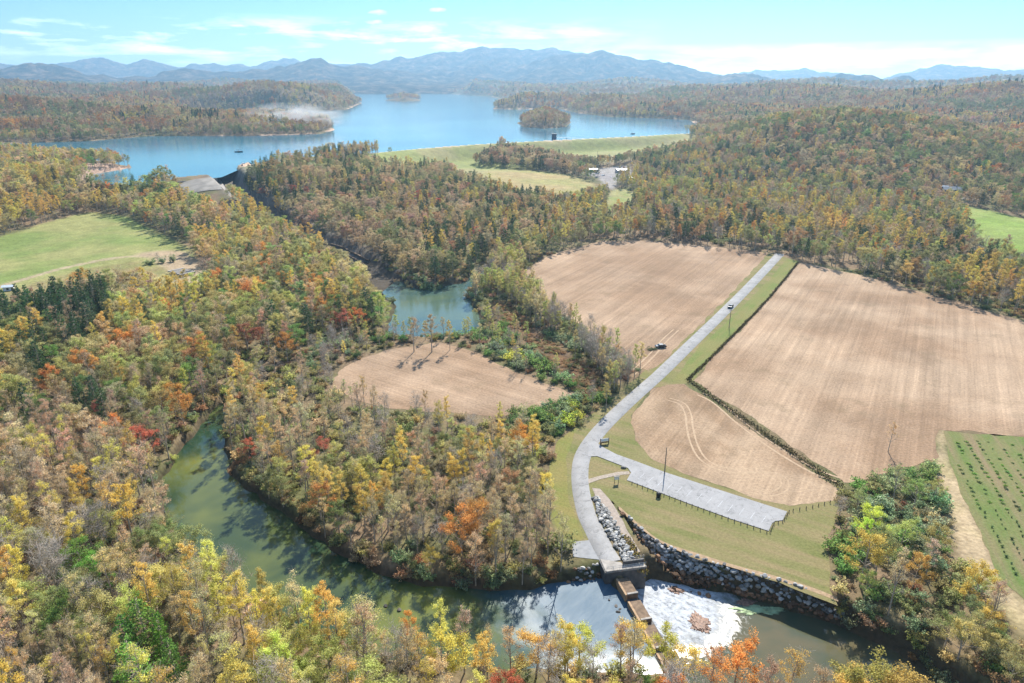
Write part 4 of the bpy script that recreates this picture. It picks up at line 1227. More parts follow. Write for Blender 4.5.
# ------------------------------------------------------------------ wooded masses: one object each, trees set by geometry nodes
def scatter(name, P, S, Rz, TI, VA, srcs, label):
    me = bpy.data.meshes.new(name)
    me.vertices.add(len(P)); me.vertices.foreach_set('co', np.asarray(P, np.float32).ravel()); me.update()
    def attr(n, ty, key, v):
        a = me.attributes.new(n, ty, 'POINT'); a.data.foreach_set(key, np.ascontiguousarray(v).ravel())
    attr('tint', 'FLOAT_VECTOR', 'vector', np.asarray(TI, np.float32))
    attr('siz', 'FLOAT_VECTOR', 'vector', np.asarray(S, np.float32))
    R3 = np.zeros((len(P), 3), np.float32); R3[:, 2] = Rz
    attr('turn', 'FLOAT_VECTOR', 'vector', R3)
    attr('kindno', 'INT', 'value', np.asarray(VA, np.int32))
    o = link(name, me)
    ng = bpy.data.node_groups.new(name + '_nodes', 'GeometryNodeTree')
    ng.interface.new_socket('Geometry', in_out='INPUT', socket_type='NodeSocketGeometry')
    ng.interface.new_socket('Geometry', in_out='OUTPUT', socket_type='NodeSocketGeometry')
    n, l = ng.nodes, ng.links
    gi, go = n.new('NodeGroupInput'), n.new('NodeGroupOutput')
    jn = n.new('GeometryNodeJoinGeometry')
    def na(nm, ty):
        q = n.new('GeometryNodeInputNamedAttribute'); q.data_type = ty; q.inputs['Name'].default_value = nm
        return q.outputs['Attribute']
    siz, turn, kno = na('siz', 'FLOAT_VECTOR'), na('turn', 'FLOAT_VECTOR'), na('kindno', 'INT')
    for v, objs in enumerate(srcs):
        cmp_ = n.new('FunctionNodeCompare'); cmp_.data_type = 'INT'; cmp_.operation = 'EQUAL'
        l.new(kno, cmp_.inputs[2]); cmp_.inputs[3].default_value = v
        for ob in objs:
            oi = n.new('GeometryNodeObjectInfo'); oi.inputs['Object'].default_value = ob; oi.inputs['As Instance'].default_value = True
            ip = n.new('GeometryNodeInstanceOnPoints')
            l.new(gi.outputs[0], ip.inputs['Points']); l.new(cmp_.outputs[0], ip.inputs['Selection']); l.new(oi.outputs['Geometry'], ip.inputs['Instance'])
            l.new(siz, ip.inputs['Scale']); l.new(turn, ip.inputs['Rotation'])
            l.new(ip.outputs[0], jn.inputs[0])
    l.new(jn.outputs[0], go.inputs[0])
    md = o.modifiers.new('scatter', 'NODES'); md.node_group = ng
    return tag(o, label, None, None, 'stuff')

# every prototype needs one real tree to copy from
far_src = []
fx = [(868, 150, 'far_round', 'rust', 12), (740, 150, 'far_round', 'olive', 12), (905, 170, 'far_round', 'tan', 12), (780, 140, 'far_round', 'orange', 12), (820, 165, 'far_pine', 'dark green', 15), (760, 165, 'far_pine', 'dark green', 15)]
cnt = {}
KINDNAME.update({'far_round': 'leafy_tree', 'far_pine': 'pine_tree'})
for px, py, kd, co, h in fx:
    x, y = PX(px, py, 20)
    for _ in range(10): x, y = PX(px, py, hz(x, y))
    v = cnt.get(kd, 0); cnt[kd] = v + 1
    plant(kd, v, x, y, hz(x, y), h, 0, tint_of(co, 12), f'{co} {"pine" if kd == "far_pine" else "round tree"} high on the hill right of the dam', 'trees high on the far hill')
for kd in ('round', 'tall', 'sparse', 'bare', 'pine', 'shrub'):
    for v in range(len(PROTO[kd])):
        if (kd, v) not in SRC:
            i = next(j for j in np.argsort(-vis) if allt[j][3] == kd and j not in chosen)
            chosen.add(int(i)); t = allt[i]
            plant(kd, v, t[0], t[1], t[2], t[5], 1.0, tint_of(t[4], t[6]), LOOK[kd].format(c=t[4]) + ' deep inside the ' + zname(i), GROUPNAME[KINDNAME[kd]] + ' of the ' + zname(i))

groups = {'forest': ('round', 'tall'), 'half_bare_woods': ('sparse', 'bare'), 'pine_woods': ('pine',), 'shrubbery': ('shrub',)}
LBL = {'forest': 'dense autumn leafy forest filling the valley sides', 'half_bare_woods': 'thinning half-bare woodland between the leafy trees', 'pine_woods': 'scattered pines deep in the woods', 'shrubbery': 'low shrubs under and beside the trees'}
for gname, kinds in groups.items():
    srcs, num = [], {}
    for kd in kinds:
        for v in range(len(PROTO[kd])):
            num[(kd, v)] = len(srcs); srcs.append(SRC[(kd, v)])
    L = [i for i in range(len(allt)) if i not in chosen and allt[i][3] in kinds]
    P = [(allt[i][0], allt[i][1], allt[i][2] - .15) for i in L]
    S = []
    for i in L:
        s = allt[i][5] / PH[allt[i][3]]; w = s * rng.uniform(.75, 1.25) * WIDE.get(allt[i][3], 1); S.append((w, w, s))
    TI = [tint_of(allt[i][4], allt[i][6]) for i in L]
    VA = [num[(allt[i][3], int(tree_var[i] % len(PROTO[allt[i][3]])))] for i in L]
    if gname == 'shrubbery':      # undergrowth below the near trees
        X, Y = jitter_grid(60, 430, 3.6)
        Zg = height(X, Y)
        k = ~is_open(X, Y, Zg) & (Zg > -1.8)
        X, Y, Zg = X[k], Y[k], Zg[k]
        cs = ['olive', 'straw', 'tan', 'yellow green', 'grey green', 'rust']
        for i in range(len(X)):
            if rng.random() < (.5 if Y[i] < 260 else .3): continue
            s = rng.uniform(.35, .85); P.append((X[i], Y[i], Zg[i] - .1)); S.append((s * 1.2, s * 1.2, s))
            TI.append(tint_of(cs[rng.integers(6)]) * .62); VA.append(int(rng.integers(5)))  # tint darkened to deepen the shade in gaps between the trees
        X, Y = jitter_grid(200, 380, 1.5)
        k = (sdist(X, Y, MARSH) < 1.5) & (fbm(X / 6, Y / 6, 222, 3) > .42)
        for x, y in zip(X[k], Y[k]):
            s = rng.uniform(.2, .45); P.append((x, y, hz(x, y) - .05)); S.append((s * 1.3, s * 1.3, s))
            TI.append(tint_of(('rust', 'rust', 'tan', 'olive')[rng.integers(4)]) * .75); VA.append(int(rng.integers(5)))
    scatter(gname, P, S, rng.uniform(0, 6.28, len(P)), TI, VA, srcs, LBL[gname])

# far slopes
P, S, TI, VA = [], [], [], []
PAL = [('olive', .20), ('tan', .20), ('rust', .26), ('orange', .09), ('straw', .10), ('dark green', .06), ('golden', .06), ('pinkish', .03)]
pw = np.cumsum([p[1] for p in PAL]); pw /= pw[-1]
for r0, r1, s, sc0 in ((1300, 2000, 9.5, .95), (2000, 3200, 15, 1.25), (3200, 5900, 30, 2.1)):
    X, Y, Zg = far_pop(r0, r1, s, 0)
    dr = fbm(X / 160, Y / 160, 303, 3); dr = (np.argsort(np.argsort(dr)) + .5) / len(dr)
    u = np.where(rng.random(len(X)) < .65, dr, rng.random(len(X)))
    pk = np.searchsorted(pw, u)
    for i in range(len(X)):
        co = PAL[min(pk[i], len(PAL) - 1)][0]
        q = sc0 * rng.uniform(.75, 1.15)
        qh = q if sc0 < 1.5 else q * .62
        P.append((X[i], Y[i], Zg[i] - .5)); S.append((q, q, qh)); TI.append(tint_of(co, 99))
        VA.append(4 + int(rng.integers(2)) if co == 'dark green' else int(rng.integers(4)))
fs = [SRC[('far_round', v)] for v in range(4)] + [SRC[('far_pine', v)] for v in range(2)]
scatter('hill_forest', P, S, rng.uniform(0, 6.28, len(P)), TI, VA, fs, 'far wooded hills around the lake')
print('TREES', len(near), len(mid), 'individuals', len(chosen), byk, 'far', len(P))

# ------------------------------------------------------------------ weir and its abutment
def PZ(px, py, z): return PX(px, py, z)
e = empty('weir_abutment', (*PX(626, 568, .5), 0.0))
tag(e, 'concrete abutment platform with railings at the end of the road', 'abutment')
def kids(o, parent):
    o.parent = parent; o.matrix_parent_inverse = parent.matrix_world.inverted(); return o
bpy.context.view_layer.update()
a0, a1, a2, a3, a4, a5 = [PZ(*q, .5) for q in ((606.4, 573.0), (646.6, 567.8), (643.6, 562.2), (622.8, 564.8), (621.0, 562.2), (600.2, 559.0))]
kids(MB().prism([a0, a1, a2, a3, a4, a5], -7.0, .32).build('block', M['concrete_dark'], None, .05), e)
kids(MB().prism([a0, a1, a2, a3, a4, a5], .32, .52).build('deck', M['concrete'], None, .04), e)
def curb(p, q, w, z0, z1, name, m, inset=.0):
    p, q = np.array(p), np.array(q); t = (q - p) / np.hypot(*(q - p)); n = np.array([-t[1], t[0]])
    return MB().prism([p - n * w / 2, q - n * w / 2, q + n * w / 2, p + n * w / 2], z0, z1).build(name, m, None, .03)
def shift(p, q, k):
    p, q = np.array(p), np.array(q); t = (q - p) / np.hypot(*(q - p)); return p + np.array([-t[1], t[0]]) * k, q + np.array([-t[1], t[0]]) * k
kids(curb(*shift(a0, a1, .25), .45, .52, .85, 'parapet', M['concrete']), e)
kids(curb(*shift(a3, a2, .0), .5, .52, 1.5, 'back_wall', M['concrete_dark']), e)
for P0, P1 in ((shift(a0, a1, .25)), (shift(a3, a2, 0))):
    zt = .85 if P0[1] < a3[1] - .1 else 1.5
    r_ = MB()
    n = 7
    for i in range(n):
        p = P0 + (P1 - P0) * (i / (n - 1)) * .96 + (P1 - P0) * .02
        r_.tube([(p[0], p[1], zt), (p[0], p[1], zt + .95)], .035, 5)
    for hh in (.5, .93):
        r_.tube([(*(P0 + (P1 - P0) * .02), zt + hh), (*(P0 + (P1 - P0) * .98), zt + hh)], .03, 5)
    kids(r_.build('railing', M['steel'], None), e)
# wing wall on the upstream side
kids(MB().prism([PZ(598.8, 560, .3), PZ(600.2, 559.0, .3), PZ(607.0, 573, .3), PZ(605.2, 573.5, .3)], -6, .38).build('wing_wall', M['concrete_dark'], None, .04), e)

wv = PXA([(619.4, 586.6), (632.5, 583.0), (672, 648), (657, 651)], -1.3)
lp, rp = wv[0], wv[1]; wdir = wv[2] - wv[1]; wdir /= np.hypot(*wdir); wn = np.array([wdir[1], -wdir[0]])
if wn[0] < 0: wn = -wn
W0 = lp + (lp - wv[3]) / np.hypot(*(lp - wv[3])) * 2.0
wide = abs(np.dot(rp - lp, wn))
total = 34.0
w = empty('weir', (W0[0], W0[1], 0))
tag(w, 'stepped brown concrete weir crossing the river below the abutment', 'weir')
bpy.context.view_layer.update()
def wpt(s, n): return tuple(W0 + wdir * s + wn * n)
def wbox(name, s0, s1, n0, n1, z0, z1, m, bev=.04):
    return kids(MB().prism([wpt(s0, n0), wpt(s1, n0), wpt(s1, n1), wpt(s0, n1)], z0, z1).build(name, m, None, bev), w)
segs = [(0, 5.4, -.9), (6.6, 12.4, -1.5), (13.4, 19.6, -1.9), (20.5, 34, -2.05)]
for i, (s0, s1, z) in enumerate(segs):
    wbox('sill', s0, s1, .42, wide - .35, -7, z, M['sill'])
    wbox('sill_edge', s0, s1, -.05, .42, -7, z + .12, M['rim'])
    if i < 3:
        g0, g1 = s1, segs[i + 1][0]
        wbox('sluice_notch', g0, g1, .2, wide - .6, -7, z - 1.15, M['concrete_dark'])
        wbox('cap_beam', s1 - .5, s1 + .02, .45, wide - .3, z, z + .24, M['concrete'])
wbox('apron', 0, 33, wide - .35, wide + 1.2, -7, -4.55, M['concrete_dark'])

# ------------------------------------------------------------------ stones
def rock_mesh(seed, m):
    r = np.random.default_rng(seed)
    bm = bmesh.new(); bmesh.ops.create_icosphere(bm, subdivisions=2, radius=.5)
    pl = [(unit(1, r)[0], r.uniform(.24, .42)) for _ in range(9)]
    sx = r.uniform(.8, 1.3, 3) * np.array([1.1, .95, .75])
    for v in bm.verts:
        p = np.array(v.co)
        for n, d in pl:
            k = p @ n - d
            if k > 0: p = p - n * k
        v.co = p * sx
    me = bpy.data.meshes.new('stone'); bm.to_mesh(me); bm.free(); me.materials.append(m); return me
def stone_mat(name, a, b_):
    m, nt, bb = mat(name)
    oi = N(nt, 'ShaderNodeObjectInfo')
    f = noise(nt, pos(nt), 1.7, 5, .6)
    c = ramp(nt, oi.outputs['Random'], [(0, a), (.45, [(x + y) * .42 for x, y in zip(a, b_)]), (1, b_)])
    c = mix(nt, 1.0, c, ramp(nt, f, [(.3, .65), (.7, 1.3)]), 'MULTIPLY')
    nt.links.new(c, bb.inputs['Base Color']); bb.inputs['Roughness'].default_value = .9; bb.inputs['Specular IOR Level'].default_value = .15
    return m
SM = {'grey': stone_mat('grey_riprap', (.11, .107, .10), (.50, .485, .455)), 'pale': stone_mat('pale_riprap', (.26, .245, .22), (.58, .56, .51)), 'rust': stone_mat('rusty_wet_riprap', (.08, .05, .03), (.30, .17, .095)), 'dark': stone_mat('dark_river_stone', (.05, .05, .045), (.16, .14, .12))}
SMESH = {k: [rock_mesh(40 + i + 10 * j, m) for i in range(5)] for j, (k, m) in enumerate(SM.items())}
stones = []
def fill(poly, s, kind, size, zf):
    P = np.asarray(poly); x0, y0 = P.min(0); x1, y1 = P.max(0)
    gx, gy = np.meshgrid(np.arange(x0, x1, s), np.arange(y0, y1, s * .87))
    X = (gx + rng.uniform(-.4, .4, gx.shape) * s).ravel(); Y = (gy + rng.uniform(-.4, .4, gx.shape) * s).ravel()
    k = inside(X, Y, P)
    for x, y in zip(X[k], Y[k]):
        stones.append((x, y, zf(x, y), kind(x, y), rng.uniform(*size)))
RT, RB = catmull(RIP_TOP, 4), catmull(RIP_BOT, 4)
def rip_kind(x, y):
    t = dist_line(np.array([x]), np.array([y]), RIP_TOP)[0]; b_ = dist_line(np.array([x]), np.array([y]), RIP_BOT)[0]
    f = t / (t + b_ + 1e-6)
    return 'rust' if f > .68 + rng.normal(0, .07) else ('pale' if rng.random() < .12 else 'grey')
fill(np.vstack([RT, RB[::-1]]), .70, rip_kind, (.8, 1.5), lambda x, y: hz(x, y) + .42)
fill(np.vstack([RT, RB[::-1]]), .85, rip_kind, (.45, .8), lambda x, y: hz(x, y) + .25)
fill(PXA([(592.5, 498), (597, 496), (607, 509), (619, 530), (634, 556), (641, 562), (625, 563), (613, 545), (601, 523)]), .8, lambda x, y: 'pale' if rng.random() < .6 else 'grey', (.7, 1.3), lambda x, y: hz(x, y) + .3)
fill(PXA([(566, 574), (575, 567), (598, 562), (601, 569), (586, 575), (568, 583)]), .9, lambda x, y: ('grey', 'rust', 'pale')[rng.integers(3)], (.7, 1.3), lambda x, y: hz(x, y) + .2)
fill(PXA([(668, 590), (690, 586), (720, 594), (716, 598), (690, 594)], DOWN_Z), 2.2, lambda x, y: 'rust', (.7, 1.6), lambda x, y: DOWN_Z - .05)
sx_, sy_, sz_ = np.array([s[0] for s in stones]), np.array([s[1] for s in stones]), np.array([s[2] for s in stones])
ppx, ppy, pd = project(sx_, sy_, sz_)
sizepx = np.array([s[4] for s in stones]) / pd
pick = set(np.argsort(-sizepx)[:280].tolist())
lab = {'grey': 'angular grey riprap stone on the bank below the lawn', 'pale': 'pale angular riprap stone on the bank beside the road end', 'rust': 'rust-stained riprap stone at the waterline of the bank', 'dark': 'dark stone'}
src_stone = {}
P, S, TI, VA = [], [], [], []
for i, (x, y, z, k, s) in enumerate(stones):
    v = i % 5
    if i in pick or (k, v) not in src_stone:
        o = link('riprap_stone', SMESH[k][v]); o.location = (x, y, z)
        o.rotation_euler = (rng.uniform(-.5, .5), rng.uniform(-.5, .5), rng.uniform(0, 6.28)); o.scale = (s, s, s)
        gl = lab[k]
        if k == 'pale' and ppx[i] > 645: gl = 'pale angular riprap stone among grey ones below the lawn'
        if k == 'grey' and ppx[i] < 645 and ppy[i] > 495 and (x, y) and ppx[i] < 622 + (ppy[i] - 510) * .1: gl = 'grey angular stone on the stone bank beside the road end'
        tag(o, gl, 'stone', gl.replace('stone', 'stones', 1) if False else 'riprap: ' + gl)
        src_stone.setdefault((k, v), o)
    else:
        P.append((x, y, z)); S.append((s, s, s)); TI.append((1, 1, 1)); VA.append((k, v))
keys = list(src_stone); km = {q: i for i, q in enumerate(keys)}
scatter('riprap', P, S, rng.uniform(0, 6.28, len(P)), TI, [km[q] for q in VA], [(src_stone[q],) for q in keys], 'piled broken stone covering the river bank')
# loose boulders and driftwood in the slow reach, all near the surface
for (px, py, s) in ((399, 610, 1.2), (386, 606, .9), (374, 612, .8), (361, 612, .9), (616, 606, .8), (618, 612, .9), (609, 600, .6), (620, 609, .6)):
    x, y = PX(px, py, UP_Z)
    o = link('river_boulder', SMESH['dark'][int(rng.integers(5))]); o.location = (x, y, UP_Z + .05); o.scale = (s, s, s * .7); o.rotation_euler = (0, 0, rng.uniform(0, 6))
    tag(o, 'small dark boulder breaking the slow water ' + ('near the weir' if px > 500 else 'at the river bend'), 'boulder', 'boulders ' + ('near the weir' if px > 500 else 'at the river bend'))
def bar(name, px, py, rx, ry, h, m, label, wz):
    bm = bmesh.new(); bmesh.ops.create_icosphere(bm, subdivisions=5, radius=1)
    for v in bm.verts:
        q = v.co.copy(); n = fbm(np.array([q.x * 2 + px]), np.array([q.y * 2 + q.z]), 7, 4)[0] - .5
        n2 = fbm(np.array([q.x * 5 + px]), np.array([q.y * 5]), 8, 3)[0] - .5
        n3_ = fbm(np.array([q.x * 11 + px]), np.array([q.y * 11]), 9, 3)[0] - .5
        k_ = 1 + n * 1.5 + n2 * .9 + n3_ * .6
        v.co = (q.x * rx * k_, q.y * ry * k_, max(q.z, -.2) * h * (1 + n3_))
    me = bpy.data.meshes.new(name); bm.to_mesh(me); bm.free(); me.materials.append(m)
    for p_ in me.polygons: p_.use_smooth = True
    o = link(name, me); o.location = (*PX(px, py, wz), wz - .02); return tag(o, label, 'sandbar')
rb = plain('rusty_silt', (.23, .135, .09), .6, .6, 1.6)
bar('sandbar', 700, 623, 1.8, 2.2, .12, rb, 'rounded rust-red silt bar in the white water', DOWN_Z)
bar('sandbar', 758, 610, 4.4, 1.4, .1, plain('algae', (.33, .42, .22), .8, .35, .8), 'long pale green algae bar in the shallow river', DOWN_Z)
bar('sandbar', 746, 602, 1.7, 1.1, .14, rb, 'small rust-red bar close under the stone bank', DOWN_Z)
bar('sandbar', 676, 590, 1.6, 1.0, .2, rb, 'thin rust-red bar at the foot of the riprap beside the abutment', DOWN_Z)

# ------------------------------------------------------------------ fences, posts, signs
def bollard_run(pts, gap, label, group, h=.75, w=.16):
    P = np.array(pts); seg = np.hypot(*np.diff(P, axis=0).T); L = seg.sum(); cum = np.concatenate([[0], np.cumsum(seg)])
    src = None
    for k in range(int(L / gap) + 1):
        s = k * gap
        x, y = np.interp(s, cum, P[:, 0]), np.interp(s, cum, P[:, 1])
        if src is None:
            src = MB().box((0, 0, h / 2 - .1), (w, w, h + .2)).add([(-w / 2, -w / 2, h), (w / 2, -w / 2, h), (w / 2, w / 2, h), (-w / 2, w / 2, h), (0, 0, h + .08)], [(0, 1, 4), (1, 2, 4), (2, 3, 4), (3, 0, 4)]).build('bollard', M['wood'])
            o = src
        else:
            o = src.copy(); COL.objects.link(o)
        o.location = (x, y, .0); tag(o, label, 'bollard', group)
bollard_run(PXA([(632, 484), (652, 491.5), (690, 506), (730, 520.5), (768, 533.5)]), 1.55, 'low wooden post along the lower edge of the parking lot', 'posts along the lower lot edge')
bollard_run(PXA([(770, 533), (774, 524.5), (783, 522.5), (789, 512.5)]), 1.3, 'low wooden post round the far corner of the parking lot', 'posts round the far lot corner')
bollard_run(PXA([(793, 511.5), (812, 508), (834, 502)]), 1.9, 'low wooden post between the lot corner and the thicket', 'posts from the lot corner to the thicket', .8, .16)

def utility_pole(px, py, h, label, arm=True, zz=None, tilt=0.0, group=None):
    x, y = PX(px, py, zz or 0)
    z = hz(x, y) if zz is None else zz
    e = empty('utility_pole', (x, y, z)); tag(e, label, 'utility pole', group); e.rotation_euler = (0, tilt, .6)
    MB().tube([(0, 0, -.5), (0, 0, h * .5), (0, 0, h)], [.17, .14, .10], 8).build('pole', M['wood'], e)
    if arm:
        MB().box((0, 0, h - .6), (2.0, .12, .14)).build('crossarm', M['wood'], e)
        for k in (-.85, 0, .85): MB().tube([(k, 0, h - .53), (k, 0, h - .3)], [.06, .04], 6).build('insulator', M['white'], e)
    return e
utility_pole(664.5, 473.5, 8.0, 'thin dark pole at the upper edge of the parking lot', False)
utility_pole(729, 328, 8.5, 'utility pole on the verge right of the road', True)
utility_pole(597, 166, 17, 'tall utility pole at the foot of the dam', True, 8, 0, None)
utility_pole(609.5, 168, 15, 'shorter utility pole beside the pale buildings of the dam yard', True, 7)

def solid(name, shapes, m, parent, bev=.02):
    b = MB()
    for c, d in shapes: b.box(c, d)
    return b.build(name, m, parent, bev)
x, y = PX(658.3, 497)
e = empty('litter_bin', (x, y, 0), .3); tag(e, 'black litter bin at the lower edge of the parking lot', 'litter bin')
MB().tube([(0, 0, 0), (0, 0, .1), (0, 0, 1.0), (0, 0, 1.05)], [.48, .52, .58, .58], 14).build('body', M['black'], e)
MB().tube([(0, 0, 1.05), (0, 0, 1.2), (0, 0, 1.38)], [.62, .5, .15], 14).build('lid', M['black'], e)
solid('post', [((.75, 0, .6), (.1, .1, 1.2))], M['wood'], e)
x, y = PX(616.5, 483)
e = empty('information_sign', (x, y, 0), .2); tag(e, 'small black and white sign on two legs beside the gravel path', 'sign')
for k in (-.55, .55): solid('leg', [((k, 0, .6), (.12, .12, 1.7))], M['black'], e)
solid('panel', [((0, 0, 1.45), (1.35, .08, .95))], M['white'], e)
solid('roof', [((0, 0, 2.05), (1.6, .5, .12))], M['black'], e)
x, y = PX(604.5, 444)
e = empty('entrance_sign', (x, y, 0), .25); tag(e, 'white and brown sign board between two posts where the lot road turns off', 'sign')
for k in (-1.3, 1.3): solid('post', [((k, 0, .95), (.2, .2, 1.9))], M['kiosk'], e)
solid('board', [((0, 0, 1.35), (2.4, .1, .95))], M['white'], e)
solid('lower_board', [((0, -.02, .6), (2.4, .1, .4))], M['kiosk'], e)
x, y = PX(601, 446)
e = empty('gate_post', (x, y, 0)); tag(e, 'short brown gate post left of the entrance sign', 'post')
solid('shaft', [((0, 0, .65), (.26, .26, 1.3))], M['kiosk'], e); solid('cap', [((0, 0, 1.33), (.34, .34, .07))], M['wood'], e)
x, y = PX(623.5, 468)
o = link('gate_boulder', SMESH['pale'][1]); o.location = (x, y, .25); o.scale = (1.5, 1.3, 1.1); tag(o, 'white boulder where the gravel path meets the lot', 'boulder')

# dry weed lines: the old ditch across the fields and the verge fence line
def weeds(name, pts, wid_, h, cols, label, per=26):
    C = catmull(pts, 4); seg = np.hypot(*np.diff(C, axis=0).T); cum = np.concatenate([[0], np.cumsum(seg)]); L = cum[-1]
    n = int(L * per)
    s = rng.random(n) * L
    x, y = np.interp(s, cum, C[:, 0]), np.interp(s, cum, C[:, 1])
    hh = h * (.45 + .9 * fbm(s / 3.0, s * 0, 66, 3))
    Cc = np.stack([x + rng.normal(0, wid_ / 2.4, n), y + rng.normal(0, wid_ / 2.4, n), rng.random(n) * hh], 1)
    m, nt, b = mat(name + '_stems')
    at_ = N(nt, 'ShaderNodeAttribute', attribute_type='GEOMETRY', attribute_name='lv')
    nt.links.new(ramp(nt, at_.outputs['Fac'], [(i / (len(cols) - 1), c) for i, c in enumerate(cols)]), b.inputs['Base Color'])
    b.inputs['Roughness'].default_value = 1; b.inputs['Specular IOR Level'].default_value = 0
    r = np.random.default_rng(9)
    return tag(link(name, leaves_mesh(name, Cc, .16 + .2 * r.random(n), r, m, -.2, .6)), label, None, None, 'stuff')
weeds('weeds', [PX(*q) for q in ((688, 380), (700, 389), (740, 417), (790, 452), (843, 489))], 1.5, 1.1, [(.10, .07, .035), (.17, .13, .06), (.13, .13, .05)], 'brown weedy ditch line between the large field and the corner field')
weeds('weeds', [PX(*q) for q in ((688, 380), (720, 349), (768, 299.5), (798, 263))], .8, .8, [(.10, .07, .035), (.16, .12, .055), (.15, .14, .06)], 'dark weedy fence line between the green verge and the large field')
RTC = catmull(RIP_TOP, 4); sheet('earth_strip', np.vstack([RTC[1:-2] + np.array([.15, .9]), (RTC[1:-2] - np.array([.1, .45]))[::-1]]), .045, plain('bare_earth', (.33, .23, .14), 1, .25, 1.2), .25, 1, 'bare tan earth along the top of the stone bank')
weeds('weeds', [PX(*q) for q in ((645, 574), (640, 563), (634, 551), (625, 537))], 1.4, .5, [(.24, .18, .06), (.32, .26, .08), (.24, .13, .05)], 'tall yellow weeds in the gully beside the abutment', 40)

# crop plants in rows
v0, v1 = PXA([(975, 509), (1012, 580)]); rd_ = (v1 - v0) / np.hypot(*(v1 - v0)); rn_ = np.array([-rd_[1], rd_[0]])
o0 = PXA([(943, 431)])[0]
plants = []
for a_ in np.arange(-160, 160, 3.0):
    for b_ in np.arange(-160, 160, 2.0):
        p = o0 + rd_ * b_ + rn_ * a_ + rng.normal(0, .18, 2)
        plants.append(p)
plants = np.array(plants)
k = inside(plants[:, 0], plants[:, 1], PXA([(952, 440), (1024, 443), (1150, 452), (1150, 650), (1045, 606), (1008, 580), (990, 543), (960, 472)]))
plants = plants[k & (rng.random(len(plants)) < .84)]
qx, qy, qd = project(plants[:, 0], plants[:, 1], 0)
plants = plants[(qx < 1200)]; qy = qy[qx < 1200]
order = np.argsort(-qy)
upper = inside(plants[:, 0], plants[:, 1], PXA([(900, 400), (1300, 400), (1300, 520), (1024, 512), (975, 506), (900, 500)])) | (project(plants[:, 0], plants[:, 1], 0)[0] > 1032)
cm = PROTO['shrub']
P, S, TI, VA = [], [], [], []
cnt = 0
src = None
for i in order:
    s = rng.uniform(.09, .18); tint = tint_of('dark green') * 1.1
    if not upper[i] and cnt < 240:
        cnt += 1
        o = SRC[('shrub', cnt % 5)][0].copy(); o.parent = None; COL.objects.link(o)
        o.name = 'crop_plant'; o.location = (plants[i][0], plants[i][1], .03); o.rotation_euler = (0, 0, rng.uniform(0, 6)); o.scale = (s, s, s * 1.5); o['tint'] = [float(q) for q in tint]
        tag(o, 'small dark green plant in the straight rows of the lower crop field', 'crop plant', 'row plants of the lower crop field')
    else:
        if rng.random() < .1: continue
        P.append((plants[i][0], plants[i][1], .03)); S.append((s * 1.7, s * 1.7, s)); TI.append(tint_of(('bright green', 'dark green', 'green')[rng.integers(3)])); VA.append(int(rng.integers(5)))
scatter('crops', P, S, rng.uniform(0, 6.28, len(P)), TI, VA, [(SRC[('shrub', v)][0],) for v in range(5)], 'patchy green crop on the upper part of the right field')

# ------------------------------------------------------------------ vehicles
CARSRC = {}
def car(px, py, rz, paint, label, group=None, z=None, s=1.0):
    x, y = PX(px, py, 0 if z is None else z)
    z = 0 if z is None else z
    if paint in CARSRC:
        r0 = CARSRC[paint]; e = r0.copy(); COL.objects.link(e)
        for ch in list(r0.children):
            c = ch.copy(); COL.objects.link(c); c.parent = e
            for g in ch.children:
                d = g.copy(); COL.objects.link(d); d.parent = c
        e.location = (x, y, z); e.rotation_euler = (0, 0, rz); e.scale = (s, s, s)
        if 'group' in e: del e['group']
        return tag(e, label, 'car', group)
    e = empty('parked_car', (x, y, z), rz); e.scale = (s, s, s); CARSRC[paint] = e
    tag(e, label, 'car', group)
    prof = [(-2.2, .35), (-2.25, .75), (-1.9, .95), (-1.2, 1.0), (-.65, 1.45), (.9, 1.48), (1.75, 1.05), (2.2, .95), (2.25, .45), (2.1, .32)]
    n = len(prof)
    b = MB(); wv_ = [.86 if z_ > 1.2 else .92 for _, z_ in prof]
    b.add([(px_, -w_, z_) for (px_, z_), w_ in zip(prof, wv_)] + [(px_, w_, z_) for (px_, z_), w_ in zip(prof, wv_)],
          [tuple(range(n)), tuple(range(2 * n - 1, n - 1, -1))] + [(i, n + i, n + (i + 1) % n, (i + 1) % n) for i in range(n)])
    b.build('body', M[paint], e, .04)
    def pane(pts): MB().add(pts, [tuple(range(len(pts)))]).build('window', M['glass'], e)
    pane([(-1.22, -.76, 1.02), (-1.22, .76, 1.02), (-.72, .72, 1.44), (-.72, -.72, 1.44)])
    pane([(.98, -.72, 1.46), (.98, .72, 1.46), (1.72, .78, 1.09), (1.72, -.78, 1.09)])
    for sd in (-1, 1):
        pane([(-.95, sd * .925, 1.05), (-.6, sd * .89, 1.40), (.85, sd * .89, 1.42), (1.45, sd * .925, 1.05)])
        for wx_ in (-1.4, 1.4):
            t = MB().tube([(wx_, sd * .74, .33), (wx_, sd * .95, .33)], .33, 14).build('wheel', M['tyre'], e)
            MB().tube([(wx_, sd * .94, .33), (wx_, sd * .97, .33)], .19, 10).build('rim', M['steel'], t)
        solid('headlight', [((-2.22, sd * .65, .68), (.08, .35, .16))], M['white'], e)
        solid('tail_light', [((2.24, sd * .68, .75), (.06, .3, .16))], M['carred'], e)
    return e
car(730.5, 307.5, math.radians(90) - ROWDIR, 'carpaint', 'small dark car driving along the pale road', None, .14)
CARSRC['carpaint'].name = 'car'
car(660.5, 347.5, .15, 'carpaint', 'dark vehicle standing on the tan field beside the road', None, .06, 1.0).name = 'parked_car'
